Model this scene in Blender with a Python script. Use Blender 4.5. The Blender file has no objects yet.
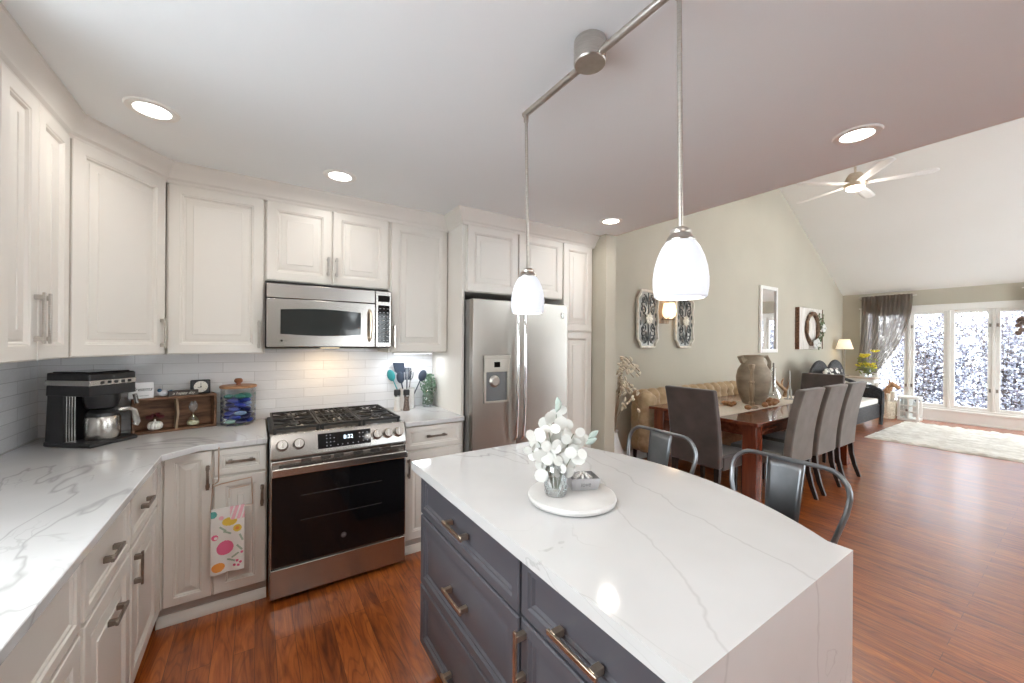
import bpy, bmesh, math, random
from mathutils import Vector, Matrix
random.seed(7)
PI = math.pi
SC = bpy.context.scene
COL = SC.collection

# ------------------------------------------------------------------ camera, world, exposure
cam_d = bpy.data.cameras.new('camera'); cam = bpy.data.objects.new('camera', cam_d); COL.objects.link(cam)
SC.camera = cam
cam_d.sensor_fit = 'HORIZONTAL'; cam_d.sensor_width = 36.0
cam_d.lens = 387.5 / 1024 * 36.0
cam_d.shift_y = 0.0005
cam_d.clip_start = 0.02; cam_d.clip_end = 200
YAW, ROLL, HCAM = 0.5816, 0.0078, 1.46
F = Vector((math.sin(YAW), math.cos(YAW), 0)); R_ = Vector((math.cos(YAW), -math.sin(YAW), 0)); U_ = Vector((0, 0, 1))
R2 = R_ * math.cos(ROLL) + U_ * math.sin(ROLL); U2 = -R_ * math.sin(ROLL) + U_ * math.cos(ROLL)
cam.matrix_world = Matrix(((R2.x, U2.x, -F.x, 0), (R2.y, U2.y, -F.y, 0), (R2.z, U2.z, -F.z, HCAM), (0, 0, 0, 1)))

world = bpy.data.worlds.new('overcast_sky'); SC.world = world; world.use_nodes = True
bg = world.node_tree.nodes['Background']; bg.inputs[0].default_value = (0.93, 0.965, 1.0, 1); bg.inputs[1].default_value = 9.0
SC.view_settings.view_transform = 'Standard'
SC.view_settings.look = 'None'
SC.view_settings.gamma = 1.0
SC.view_settings.use_curve_mapping = False
SC.view_settings.exposure = 0.42
SC.cycles.use_denoising = True
SC.cycles.max_bounces = 10; SC.cycles.diffuse_bounces = 6; SC.cycles.glossy_bounces = 5
SC.cycles.transmission_bounces = 8; SC.cycles.transparent_max_bounces = 12
SC.cycles.caustics_reflective = False; SC.cycles.caustics_refractive = False
SC.cycles.sample_clamp_indirect = 6.0

def portal(loc, rot, sx, sy):
    d = bpy.data.lights.new('daylight_portal', 'AREA'); d.shape = 'RECTANGLE'; d.size = sx; d.size_y = sy; d.cycles.is_portal = True
    o = bpy.data.objects.new('daylight_portal', d); COL.objects.link(o); o.location = loc; o.rotation_euler = rot
portal((11.10, .25, 1.2), (0, math.pi / 2, 0), 1.9, 5.1)          # casement bank
portal((-1.12, .7, 1.6), (0, -math.pi / 2, 0), 1.1, 1.6)          # sink window
portal((2.35, -3.0, 1.52), (-math.pi / 2, 0, 0), 1.7, 1.15)        # window behind the camera
portal((6.4, -3.0, 1.95), (-math.pi / 2, 0, 0), 1.0, 0.7)
portal((8.9, -3.0, 1.12), (-math.pi / 2, 0, 0), 3.0, 2.25)
portal((6.86, -3.0, 3.1), (-math.pi / 2, 0, 0), 4.6, 1.0)
CAN_W = 2.4
CAN_POS = [(-0.38, 2.23), (0.405, 2.49), (2.37, 2.17), (2.33, 0.63), (-0.14, 0.92), (0.1, -0.7), (2.33, -0.9)]  # last three are unseen lights added to brighten the kitchen
PEND_W = 1.0

# ------------------------------------------------------------------ materials
MATS = {}
def mat(name, col, rough=0.5, metal=0.0, **kw):
    if name in MATS: return MATS[name]
    m = bpy.data.materials.new(name); m.use_nodes = True
    b = m.node_tree.nodes['Principled BSDF']
    b.inputs['Base Color'].default_value = (*col, 1); b.inputs['Roughness'].default_value = rough; b.inputs['Metallic'].default_value = metal
    for k, v in kw.items():
        key = {'coat': 'Coat Weight', 'coat_r': 'Coat Roughness', 'trans': 'Transmission Weight', 'ior': 'IOR', 'sheen': 'Sheen Weight',
               'emit': 'Emission Strength', 'spec': 'Specular IOR Level', 'alpha': 'Alpha', 'sss': 'Subsurface Weight', 'aniso': 'Anisotropic'}[k]
        b.inputs[key].default_value = v
    if 'emit' in kw: b.inputs['Emission Color'].default_value = (*col, 1)
    MATS[name] = m
    return m
def nt(m): return m.node_tree.nodes, m.node_tree.links, m.node_tree.nodes['Principled BSDF']
def N(nodes, t, **kw):
    n = nodes.new(t)
    for k, v in kw.items():
        if k in ('inp',):
            for a, b in v.items(): n.inputs[a].default_value = b
        else: setattr(n, k, v)
    return n
def ramp(nodes, stops):
    r = nodes.new('ShaderNodeValToRGB'); e = r.color_ramp.elements
    while len(e) > 1: e.remove(e[0])
    e[0].position = stops[0][0]; e[0].color = (*stops[0][1], 1)
    for p, c in stops[1:]:
        x = e.new(p); x.color = (*c, 1)
    return r
def noise_tint(m, scale, c1, c2, bump=0.0, detail=4, stretch=(1, 1, 1), lo=0.35, hi=0.65, rough=None):
    n, l, b = nt(m)
    tc = n.new('ShaderNodeTexCoord'); mp = n.new('ShaderNodeMapping'); mp.inputs['Scale'].default_value = stretch
    nz = N(n, 'ShaderNodeTexNoise', inp={'Scale': scale, 'Detail': detail})
    l.new(tc.outputs['Object'], mp.inputs[0]); l.new(mp.outputs[0], nz.inputs['Vector'])
    r = ramp(n, [(lo, c1), (hi, c2)]); l.new(nz.outputs['Fac'], r.inputs[0]); l.new(r.outputs[0], b.inputs['Base Color'])
    if bump:
        bp = N(n, 'ShaderNodeBump', inp={'Strength': bump, 'Distance': 0.01}); l.new(nz.outputs['Fac'], bp.inputs['Height']); l.new(bp.outputs[0], b.inputs['Normal'])
    if rough:
        mr = N(n, 'ShaderNodeMapRange', inp={'To Min': rough[0], 'To Max': rough[1]}); l.new(nz.outputs['Fac'], mr.inputs[0]); l.new(mr.outputs[0], b.inputs['Roughness'])
    return m

cream = noise_tint(mat('cabinet_cream_paint', (0.74, 0.71, 0.67), 0.38), 1.5, (0.71, 0.675, 0.62), (0.74, 0.705, 0.655))
slate = noise_tint(mat('island_slate_paint', (0.085, 0.085, 0.10), 0.35), 2.0, (0.080, 0.080, 0.094), (0.095, 0.094, 0.108))
trim_w = noise_tint(mat('trim_white_paint', (0.82, 0.81, 0.77), 0.4), 2.0, (0.81, 0.80, 0.76), (0.83, 0.82, 0.79))
ceil_m = noise_tint(mat('ceiling_paint', (0.73, 0.72, 0.715), 0.9), 0.8, (0.81, 0.835, 0.84), (0.83, 0.855, 0.86))
vault_m = noise_tint(mat('vault_paint', (0.84, 0.83, 0.80), 0.9), 0.8, (0.78, 0.775, 0.745), (0.80, 0.795, 0.77))
wall_m = noise_tint(mat('wall_greige_paint', (0.6, 0.58, 0.48), 0.85), 1.2, (0.475, 0.44, 0.36), (0.505, 0.47, 0.385))
nickel = noise_tint(mat('brushed_nickel', (0.55, 0.52, 0.48), 0.3, 1.0), 30, (0.50, 0.47, 0.43), (0.58, 0.55, 0.51), stretch=(1, 1, 12))
dark_nickel = noise_tint(mat('aged_nickel', (0.30, 0.26, 0.22), 0.35, 1.0), 30, (0.24, 0.21, 0.18), (0.34, 0.30, 0.26))
champagne = noise_tint(mat('champagne_metal', (0.66, 0.54, 0.42), 0.3, 1.0), 30, (0.60, 0.49, 0.38), (0.70, 0.58, 0.46))
steel = noise_tint(mat('stainless_steel', (0.6, 0.58, 0.56), 0.27, 1.0), 3, (0.47, 0.45, 0.425), (0.49, 0.47, 0.445))
fridge_steel = noise_tint(mat('fridge_steel', (0.55, 0.52, 0.5), 0.30, 1.0), 3, (0.37, 0.345, 0.315), (0.39, 0.365, 0.335))
chrome = mat('polished_chrome', (0.8, 0.8, 0.8), 0.08, 1.0)
black_glass = mat('black_glass', (0.006, 0.006, 0.007), 0.06, 0, spec=0.35)
mw_glass = mat('smoked_glass', (0.03, 0.035, 0.035), 0.08, 0)
black_pl = noise_tint(mat('black_plastic', (0.012, 0.012, 0.014), 0.35), 8, (0.010, 0.010, 0.012), (0.018, 0.018, 0.02))
black_iron = noise_tint(mat('cast_iron', (0.012, 0.011, 0.011), 0.5), 60, (0.010, 0.009, 0.009), (0.02, 0.018, 0.018), bump=0.2)
gap_dark = mat('dark_recess', (0.01, 0.009, 0.008), 0.8)
toe_m = mat('toe_kick_shaded_cream', (0.5, 0.47, 0.43), 0.5)  # cabinet cream darkened for the shade under the base units
porcelain = mat('white_ceramic', (0.85, 0.84, 0.82), 0.15)
def mkglass(name, col, mixf=0.9, rough=0.0, gl=0.12):
    m = bpy.data.materials.new(name); m.use_nodes = True; n = m.node_tree.nodes; l = m.node_tree.links; n.clear()
    o = n.new('ShaderNodeOutputMaterial'); t = N(n, 'ShaderNodeBsdfTransparent', inp={0: (*col, 1)}); g = N(n, 'ShaderNodeBsdfGlossy', inp={'Color': (1, 1, 1, 1), 'Roughness': rough})
    lw = N(n, 'ShaderNodeLayerWeight', inp={'Blend': 0.35}); mr = N(n, 'ShaderNodeMapRange', inp={'To Min': gl * 0.5, 'To Max': min(1, gl * 4)})
    mx = n.new('ShaderNodeMixShader'); l.new(lw.outputs['Fresnel'], mr.inputs[0]); l.new(mr.outputs[0], mx.inputs[0]); l.new(t.outputs[0], mx.inputs[1]); l.new(g.outputs[0], mx.inputs[2]); l.new(mx.outputs[0], o.inputs[0])
    MATS[name] = m; return m
pane_glass = mkglass('window_glass', (0.96, 0.98, 0.98), gl=0.06)
clear_glass = mkglass('clear_glass', (0.93, 0.96, 0.97), gl=0.16)
# frosted pendant glass, lit from within
frost = mat('frosted_lamp_glass', (0.50, 0.52, 0.57), 0.3, 0, emit=0.62)
can_lens = mat('lit_lamp_lens', (1.0, 0.98, 0.93), 0.5, 0, emit=9.0)
shade_m = mat('linen_lamp_shade', (0.93, 0.80, 0.60), 0.8, 0, emit=0.45)
flame_m = mat('amber_lamp_glow', (1.0, 0.72, 0.38), 0.5, 0, emit=2.2)
display_m = mat('display_digits', (0.75, 0.9, 1.0), 0.5, 0, emit=1.6)

VEINS = [(0.97, -0.235, .974, .34), (0.857, -0.515, .423, .32)]
def quartz_mat():
    m = mat('veined_quartz', (0.8, 0.8, 0.8), 0.09, 0, spec=0.55); n, l, b = nt(m)
    tc = n.new('ShaderNodeTexCoord')
    def vein(scale, width, rot, dist):
        mp = n.new('ShaderNodeMapping'); mp.inputs['Rotation'].default_value = rot; mp.inputs['Scale'].default_value = (1, 0.45, 1); mp.inputs['Location'].default_value = (3.1 * scale, 1.7, 0.4)
        l.new(tc.outputs['Object'], mp.inputs[0])
        z = N(n, 'ShaderNodeTexNoise', inp={'Scale': scale, 'Detail': 5, 'Roughness': 0.5, 'Distortion': dist}); l.new(mp.outputs[0], z.inputs['Vector'])
        s = N(n, 'ShaderNodeMath', operation='SUBTRACT', inp={1: 0.5}); a = N(n, 'ShaderNodeMath', operation='ABSOLUTE')
        l.new(z.outputs['Fac'], s.inputs[0]); l.new(s.outputs[0], a.inputs[0])
        r = N(n, 'ShaderNodeMapRange', inp={'From Min': 0.0, 'From Max': width, 'To Min': 1.0, 'To Max': 0.0}); l.new(a.outputs[0], r.inputs[0]); return r
    v1 = vein(1.3, 0.006, (0, 0, 0.7), 0.6); v2 = vein(2.6, 0.006, (0.3, 0.2, -0.5), 0.9)
    k = N(n, 'ShaderNodeTexNoise', inp={'Scale': 1.6, 'Detail': 2}); l.new(tc.outputs['Object'], k.inputs['Vector'])
    kr = N(n, 'ShaderNodeMapRange', inp={'From Min': 0.45, 'From Max': 0.62}); l.new(k.outputs['Fac'], kr.inputs[0])
    m2 = N(n, 'ShaderNodeMath', operation='MULTIPLY'); l.new(v2.outputs[0], m2.inputs[0]); l.new(kr.outputs[0], m2.inputs[1])
    m3 = N(n, 'ShaderNodeMath', operation='MULTIPLY', inp={1: 0.5}); l.new(m2.outputs[0], m3.inputs[0])
    m1 = N(n, 'ShaderNodeMath', operation='MULTIPLY', inp={1: 0.6}); l.new(v1.outputs[0], m1.inputs[0])
    ad = N(n, 'ShaderNodeMath', operation='MAXIMUM'); l.new(m1.outputs[0], ad.inputs[0]); l.new(m3.outputs[0], ad.inputs[1])
    wob = N(n, 'ShaderNodeTexNoise', inp={'Scale': 3.2, 'Detail': 4, 'Roughness': 0.55}); l.new(tc.outputs['Object'], wob.inputs['Vector'])
    def line_vein(ax_, ay_, c_, amp, width, gain):
        dt = N(n, 'ShaderNodeVectorMath', operation='DOT_PRODUCT'); dt.inputs[1].default_value = (ax_, ay_, 0); l.new(tc.outputs['Object'], dt.inputs[0])
        q1 = N(n, 'ShaderNodeMath', operation='MULTIPLY_ADD', inp={1: amp, 2: -c_ - amp * .5}); l.new(wob.outputs['Fac'], q1.inputs[0])
        q2 = N(n, 'ShaderNodeMath', operation='ADD'); l.new(q1.outputs[0], q2.inputs[0]); l.new(dt.outputs['Value'], q2.inputs[1])
        q3 = N(n, 'ShaderNodeMath', operation='ABSOLUTE'); l.new(q2.outputs[0], q3.inputs[0])
        q4 = N(n, 'ShaderNodeMapRange', inp={'From Min': 0.0, 'From Max': width, 'To Min': gain, 'To Max': 0.0}); l.new(q3.outputs[0], q4.inputs[0]); return q4
    for (va, vb, vc, vg) in VEINS:
        q5 = line_vein(va, vb, vc, .16, .0055, vg); ad2 = N(n, 'ShaderNodeMath', operation='MAXIMUM'); l.new(ad.outputs[0], ad2.inputs[0]); l.new(q5.outputs[0], ad2.inputs[1]); ad = ad2
    cloud = N(n, 'ShaderNodeTexNoise', inp={'Scale': 2.5, 'Detail': 3}); l.new(tc.outputs['Object'], cloud.inputs['Vector'])
    cr = ramp(n, [(0.35, (0.57, 0.57, 0.57)), (0.7, (0.63, 0.63, 0.635))]); l.new(cloud.outputs['Fac'], cr.inputs[0])
    mx = N(n, 'ShaderNodeMix', data_type='RGBA'); l.new(ad.outputs[0], mx.inputs[0]); l.new(cr.outputs[0], mx.inputs[6]); mx.inputs[7].default_value = (0.32, 0.315, 0.31, 1)
    l.new(mx.outputs[2], b.inputs['Base Color']); return m
quartz = quartz_mat()

def floor_mat():
    m = mat('oak_strip_floor', (0.3, 0.1, 0.03), 0.25, 0, coat=1.0, coat_r=0.24); n, l, b = nt(m); b.inputs['Coat IOR'].default_value = 1.68
    tc = n.new('ShaderNodeTexCoord'); mp = n.new('ShaderNodeMapping'); mp.inputs['Rotation'].default_value = (0, 0, PI / 2)
    l.new(tc.outputs['Object'], mp.inputs[0])
    br = N(n, 'ShaderNodeTexBrick', offset=0.37, inp={'Scale': 1.0, 'Mortar Size': 0.0012, 'Mortar Smooth': 0.3, 'Brick Width': 1.1, 'Row Height': 0.083,
        'Color1': (0.0, 0.0, 0.0, 1), 'Color2': (1, 1, 1, 1), 'Mortar': (0.5, 0.5, 0.5, 1), 'Bias': 0.0})
    l.new(mp.outputs[0], br.inputs['Vector'])
    mp2 = n.new('ShaderNodeMapping'); mp2.inputs['Scale'].default_value = (10, 1.0, 1); l.new(tc.outputs['Object'], mp2.inputs[0])
    off = N(n, 'ShaderNodeVectorMath', operation='MULTIPLY_ADD'); off.inputs[1].default_value = (0, 9, 7)
    l.new(br.outputs['Color'], off.inputs[0]); l.new(mp2.outputs[0], off.inputs[2])
    g = N(n, 'ShaderNodeTexNoise', inp={'Scale': 2.2, 'Detail': 6, 'Roughness': 0.62, 'Distortion': 1.6}); l.new(off.outputs[0], g.inputs['Vector'])
    cr = ramp(n, [(0.30, (0.17, 0.034, 0.005)), (0.44, (0.31, 0.072, 0.010)), (0.58, (0.42, 0.108, 0.016)), (0.72, (0.52, 0.155, 0.027))])
    l.new(g.outputs['Fac'], cr.inputs[0])
    mp3 = n.new('ShaderNodeMapping'); mp3.inputs['Scale'].default_value = (6.5, 0.75, 1); l.new(tc.outputs['Object'], mp3.inputs[0])
    of3 = N(n, 'ShaderNodeVectorMath', operation='MULTIPLY_ADD'); of3.inputs[1].default_value = (3, 11, 5); l.new(br.outputs['Color'], of3.inputs[0]); l.new(mp3.outputs[0], of3.inputs[2])
    g3 = N(n, 'ShaderNodeTexNoise', inp={'Scale': 1.6, 'Detail': 1.5, 'Roughness': 0.4}); l.new(of3.outputs[0], g3.inputs['Vector'])
    k3 = N(n, 'ShaderNodeMath', operation='MULTIPLY', inp={1: 95.0}); l.new(g3.outputs['Fac'], k3.inputs[0]); s3 = N(n, 'ShaderNodeMath', operation='SINE'); l.new(k3.outputs[0], s3.inputs[0])
    r3 = ramp(n, [(0.0, (1.08, 1.08, 1.08)), (0.45, (1.0, 1.0, 1.0)), (1.0, (0.55, 0.48, 0.42))]); l.new(s3.outputs[0], r3.inputs[0])
    cath = N(n, 'ShaderNodeMix', data_type='RGBA', blend_type='MULTIPLY', inp={0: 0.5}); l.new(cr.outputs[0], cath.inputs[6]); l.new(r3.outputs[0], cath.inputs[7])
    pv = ramp(n, [(0, (0.78, 0.74, 0.70)), (1, (1.12, 1.12, 1.12))]); l.new(br.outputs['Color'], pv.inputs[0])
    mu = N(n, 'ShaderNodeMix', data_type='RGBA', blend_type='MULTIPLY', inp={0: 1.0}); l.new(cath.outputs[2], mu.inputs[6]); l.new(pv.outputs[0], mu.inputs[7])
    mo = N(n, 'ShaderNodeMix', data_type='RGBA'); l.new(br.outputs['Fac'], mo.inputs[0]); l.new(mu.outputs[2], mo.inputs[6]); mo.inputs[7].default_value = (0.10, 0.028, 0.008, 1)
    l.new(mo.outputs[2], b.inputs['Base Color'])
    rr = N(n, 'ShaderNodeMapRange', inp={'To Min': 0.34, 'To Max': 0.46}); l.new(g.outputs['Fac'], rr.inputs[0]); l.new(rr.outputs[0], b.inputs['Roughness'])
    bp = N(n, 'ShaderNodeBump', inp={'Strength': 0.18, 'Distance': 0.004}); l.new(g.outputs['Fac'], bp.inputs['Height']); l.new(bp.outputs[0], b.inputs['Normal'])
    b2 = N(n, 'ShaderNodeBump', inp={'Strength': 0.35, 'Distance': 0.004}); l.new(g.outputs['Fac'], b2.inputs['Height']); l.new(b2.outputs[0], b.inputs['Coat Normal'])
    return m
floor_m = floor_mat()

def tile_mat():
    m = mat('glazed_white_tile', (0.8, 0.8, 0.82), 0.12); n, l, b = nt(m)
    tc = n.new('ShaderNodeTexCoord'); sp = n.new('ShaderNodeSeparateXYZ'); l.new(tc.outputs['Object'], sp.inputs[0])
    ad = N(n, 'ShaderNodeMath', operation='ADD'); l.new(sp.outputs[0], ad.inputs[0]); l.new(sp.outputs[1], ad.inputs[1])
    cb = n.new('ShaderNodeCombineXYZ'); l.new(ad.outputs[0], cb.inputs[0]); l.new(sp.outputs[2], cb.inputs[1])
    br = N(n, 'ShaderNodeTexBrick', offset=0.42, inp={'Scale': 1.0, 'Mortar Size': 0.0016, 'Mortar Smooth': 0.4, 'Brick Width': 0.30, 'Row Height': 0.0655,
        'Color1': (0.76, 0.76, 0.78, 1), 'Color2': (0.84, 0.84, 0.855, 1), 'Mortar': (0.58, 0.57, 0.58, 1)})
    l.new(cb.outputs[0], br.inputs['Vector']); l.new(br.outputs['Color'], b.inputs['Base Color'])
    z = N(n, 'ShaderNodeTexNoise', inp={'Scale': 14, 'Detail': 3}); mp = n.new('ShaderNodeMapping'); mp.inputs['Scale'].default_value = (1, 1, 3); l.new(tc.outputs['Object'], mp.inputs[0]); l.new(mp.outputs[0], z.inputs['Vector'])
    iv = N(n, 'ShaderNodeMath', operation='MULTIPLY', inp={1: -1.0}); l.new(br.outputs['Fac'], iv.inputs[0])
    a2 = N(n, 'ShaderNodeMath', operation='MULTIPLY_ADD', inp={1: 0.6}); l.new(z.outputs['Fac'], a2.inputs[0]); l.new(iv.outputs[0], a2.inputs[2])
    bp = N(n, 'ShaderNodeBump', inp={'Strength': 0.45, 'Distance': 0.006}); l.new(a2.outputs[0], bp.inputs['Height']); l.new(bp.outputs[0], b.inputs['Normal'])
    return m
tile = tile_mat()

def wood(name, c1, c2, rough=0.4, stretch=(1, 12, 12), scale=2.0, **kw):
    return noise_tint(mat(name, c1, rough, 0, **kw), scale, c1, c2, detail=5, stretch=stretch, bump=0.05)
cherry = wood('cherry_table_wood', (0.10, 0.022, 0.010), (0.20, 0.050, 0.022), 0.22, coat=0.5)
cherry_v = wood('cherry_leg_wood', (0.10, 0.022, 0.010), (0.20, 0.048, 0.02), 0.25, (12, 12, 1), coat=0.4)
crate_wood = wood('rustic_crate_wood', (0.08, 0.036, 0.018), (0.23, 0.115, 0.06), 0.7, (3, 14, 14), 3)
lid_wood = wood('acacia_lid_wood', (0.30, 0.14, 0.06), (0.52, 0.29, 0.15), 0.45)
dark_leg = wood('espresso_leg_wood', (0.012, 0.007, 0.006), (0.03, 0.018, 0.014), 0.3)
drift = wood('weathered_wood', (0.22, 0.15, 0.09), (0.46, 0.35, 0.24), 0.7, (10, 10, 1), 4)
uphol = noise_tint(mat('taupe_velvet', (0.12, 0.105, 0.095), 0.75, 0, sheen=0.3), 6, (0.125, 0.110, 0.095), (0.175, 0.156, 0.137), bump=0.15)
uphol_dark = noise_tint(mat('brown_velvet', (0.06, 0.045, 0.04), 0.8, 0, sheen=0.35), 6, (0.05, 0.038, 0.034), (0.08, 0.06, 0.054), bump=0.15)
tan = noise_tint(mat('tan_tufted_linen', (0.46, 0.33, 0.19), 0.85, 0, sheen=0.3), 20, (0.44, 0.31, 0.17), (0.54, 0.39, 0.24), bump=0.2)
gunmetal = noise_tint(mat('gunmetal_steel', (0.35, 0.36, 0.38), 0.33, 1.0), 5, (0.20, 0.21, 0.225), (0.30, 0.31, 0.325), rough=(0.28, 0.42))
cream_cloth = noise_tint(mat('cream_runner_cloth', (0.72, 0.66, 0.56), 0.9), 60, (0.68, 0.61, 0.51), (0.76, 0.70, 0.61), bump=0.3)
stone = noise_tint(mat('stoneware', (0.3, 0.24, 0.17), 0.6), 5, (0.22, 0.17, 0.12), (0.36, 0.29, 0.21), stretch=(1, 1, 2), bump=0.2)
rug_m = noise_tint(mat('ivory_shag', (0.72, 0.68, 0.6), 0.95, 0, sheen=0.3), 14, (0.55, 0.50, 0.43), (0.82, 0.78, 0.71), stretch=(1, 0.35, 1), bump=0.8)
wicker = noise_tint(mat('black_wicker', (0.02, 0.02, 0.022), 0.5), 60, (0.010, 0.010, 0.012), (0.05, 0.05, 0.055), bump=0.9)
snow = noise_tint(mat('snow', (0.9, 0.92, 0.96), 0.8), 2, (0.86, 0.89, 0.95), (0.93, 0.94, 0.97))
marble = noise_tint(mat('white_marble', (0.82, 0.81, 0.79), 0.3), 6, (0.54, 0.53, 0.515), (0.66, 0.65, 0.64), detail=6)
petal = noise_tint(mat('white_petal', (0.88, 0.88, 0.85), 0.7, 0), 10, (0.66, 0.66, 0.63), (0.76, 0.76, 0.73))

# ------------------------------------------------------------------ mesh builder
class MB:
    def __init__(s): s.v = []; s.f = []; s.mi = []; s.cur = 0
    def add(s, vs, fs, mi=None):
        o = len(s.v); s.v.extend([tuple(p) for p in vs]); s.f.extend([tuple(i + o for i in f) for f in fs]); s.mi.extend([s.cur if mi is None else mi] * len(fs)); return s
    def box(s, x0, x1, y0, y1, z0, z1):
        if x0 > x1: x0, x1 = x1, x0
        if y0 > y1: y0, y1 = y1, y0
        if z0 > z1: z0, z1 = z1, z0
        return s.add([(x0, y0, z0), (x1, y0, z0), (x1, y1, z0), (x0, y1, z0), (x0, y0, z1), (x1, y0, z1), (x1, y1, z1), (x0, y1, z1)],
                     [(0, 3, 2, 1), (4, 5, 6, 7), (0, 1, 5, 4), (1, 2, 6, 5), (2, 3, 7, 6), (3, 0, 4, 7)])
    def prism(s, poly, z0, z1):
        n = len(poly)
        a = sum(poly[i][0] * poly[(i + 1) % n][1] - poly[(i + 1) % n][0] * poly[i][1] for i in range(n))
        if a < 0: poly = poly[::-1]
        return s.add([(x, y, z0) for x, y in poly] + [(x, y, z1) for x, y in poly],
                     [tuple(range(n))[::-1], tuple(range(n, 2 * n))] + [(i, (i + 1) % n, n + (i + 1) % n, n + i) for i in range(n)])
    def prism_dir(s, poly, axis, a0, a1):
        """poly in the plane normal to axis ('x': (y,z), 'y': (x,z))"""
        n = len(poly)
        mk = (lambda p, a: (a, p[0], p[1])) if axis == 'x' else (lambda p, a: (p[0], a, p[1]))
        return s.add([mk(p, a0) for p in poly] + [mk(p, a1) for p in poly],
                     [tuple(range(n))[::-1], tuple(range(n, 2 * n))] + [(i, (i + 1) % n, n + (i + 1) % n, n + i) for i in range(n)])
    def lathe(s, prof, c=(0, 0, 0), n=24, caps=True, axis=None):
        vs = []; fs = []; k = len(prof)
        for i in range(n):
            a = 2 * PI * i / n
            for r, z in prof: vs.append(Vector((r * math.cos(a), r * math.sin(a), z)))
        if axis is not None:
            q = Vector((0, 0, 1)).rotation_difference(Vector(axis)); vs = [q @ p for p in vs]
        vs = [p + Vector(c) for p in vs]
        for i in range(n):
            j = (i + 1) % n
            for m in range(k - 1): fs.append((i * k + m, j * k + m, j * k + m + 1, i * k + m + 1))
        if caps:
            fs.append(tuple(i * k for i in range(n))[::-1]); fs.append(tuple(i * k + k - 1 for i in range(n)))
        return s.add(vs, fs)
    def cyl(s, p0, p1, r, r2=None, n=12):
        p0 = Vector(p0); p1 = Vector(p1); d = p1 - p0
        return s.lathe([(r, 0), (r if r2 is None else r2, d.length)], p0, n, True, d.normalized())
    def tube(s, pts, r, n=8, closed=False, rads=None, flat=1.0):
        pts = [Vector(p) for p in pts]; k = len(pts); vs = []; fs = []; prev = None
        for i, p in enumerate(pts):
            a = pts[i - 1] if (i > 0 or closed) else p; b = pts[(i + 1) % k] if (i < k - 1 or closed) else p
            t = (b - a).normalized()
            if prev is None:
                u = t.orthogonal().normalized()
            else:
                u = (prev - t * prev.dot(t))
                u = u.normalized() if u.length > 1e-6 else t.orthogonal().normalized()
            prev = u; w = t.cross(u); rr = rads[i] if rads else r
            for j in range(n):
                an = 2 * PI * j / n; vs.append(p + (u * math.cos(an) + w * math.sin(an) * flat) * rr)
        for i in range(k if closed else k - 1):
            i2 = (i + 1) % k
            for j in range(n): fs.append((i * n + j, i * n + (j + 1) % n, i2 * n + (j + 1) % n, i2 * n + j))
        if not closed: fs.append(tuple(range(n))[::-1]); fs.append(tuple(range((k - 1) * n, k * n)))
        return s.add(vs, fs)
    def ell(s, c, r, n=14, m=9, rot=None):
        vs = []; fs = []
        if not hasattr(r, '__len__'): r = (r, r, r)
        for i in range(1, m):
            th = PI * i / m
            for j in range(n):
                a = 2 * PI * j / n; vs.append(Vector((r[0] * math.sin(th) * math.cos(a), r[1] * math.sin(th) * math.sin(a), r[2] * math.cos(th))))
        vs += [Vector((0, 0, r[2])), Vector((0, 0, -r[2]))]
        if rot is not None: vs = [rot @ p for p in vs]
        vs = [p + Vector(c) for p in vs]
        for i in range(m - 2):
            for j in range(n): fs.append((i * n + j, (i + 1) * n + j, (i + 1) * n + (j + 1) % n, i * n + (j + 1) % n))
        T = (m - 1) * n
        for j in range(n): fs.append((T, j, (j + 1) % n)); fs.append((T + 1, (m - 2) * n + (j + 1) % n, (m - 2) * n + j))
        return s.add(vs, fs)
    def grid(s, fn, nu, nv, mif=None):
        o = len(s.v)
        for i in range(nu + 1):
            for j in range(nv + 1): s.v.append(tuple(fn(i / nu, j / nv)))
        for i in range(nu):
            for j in range(nv):
                a = o + i * (nv + 1) + j; s.f.append((a, a + nv + 1, a + nv + 2, a + 1)); s.mi.append(mif((i + .5) / nu, (j + .5) / nv) if mif else s.cur)
        return s
    def panel(s, x0, x1, z0, z1, t=0.02, prof=None, y=0.0):
        """door/drawer front: back plane at y, face towards -y; nested rectangles (inset, height)"""
        prof = prof or [(0, 0), (0, t - .003), (.003, t), (.052, t), (.056, t - .004), (.060, t - .004), (.066, t - .013), (.076, t - .013), (.078, t - .010), (.108, t - .003), (.110, t)]
        w = min(x1 - x0, z1 - z0) / 2
        mx = prof[-1][0]
        sc = min(1.0, (w - 0.012) / mx)
        vs = []; fs = []
        for ins, h in prof:
            i = ins * sc if ins > .004 else ins
            vs += [(x0 + i, y - h, z0 + i), (x1 - i, y - h, z0 + i), (x1 - i, y - h, z1 - i), (x0 + i, y - h, z1 - i)]
        for k in range(len(prof) - 1):
            for j in range(4):
                a = 4 * k + j; b = 4 * k + (j + 1) % 4; fs.append((a, b, b + 4, a + 4))
        e = 4 * (len(prof) - 1); fs.append((e, e + 1, e + 2, e + 3)); fs.append((3, 2, 1, 0))
        return s.add(vs, fs)
    def build(s, name, m, parent=None, smooth=35, bevel=0, seg=2, solid=0, sub=0, loc=None):
        me = bpy.data.meshes.new(name); me.from_pydata([tuple(v) for v in s.v], [], s.f)
        ms = m if isinstance(m, (list, tuple)) else [m]
        for x in ms: me.materials.append(x)
        me.polygons.foreach_set('material_index', s.mi)
        bm = bmesh.new(); bm.from_mesh(me); bmesh.ops.remove_doubles(bm, verts=bm.verts, dist=1e-5) if False else None
        bmesh.ops.recalc_face_normals(bm, faces=bm.faces) if not solid else None
        bm.to_mesh(me); bm.free()
        if smooth:
            me.polygons.foreach_set('use_smooth', [True] * len(me.polygons)); me.set_sharp_from_angle(angle=math.radians(smooth))
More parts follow.
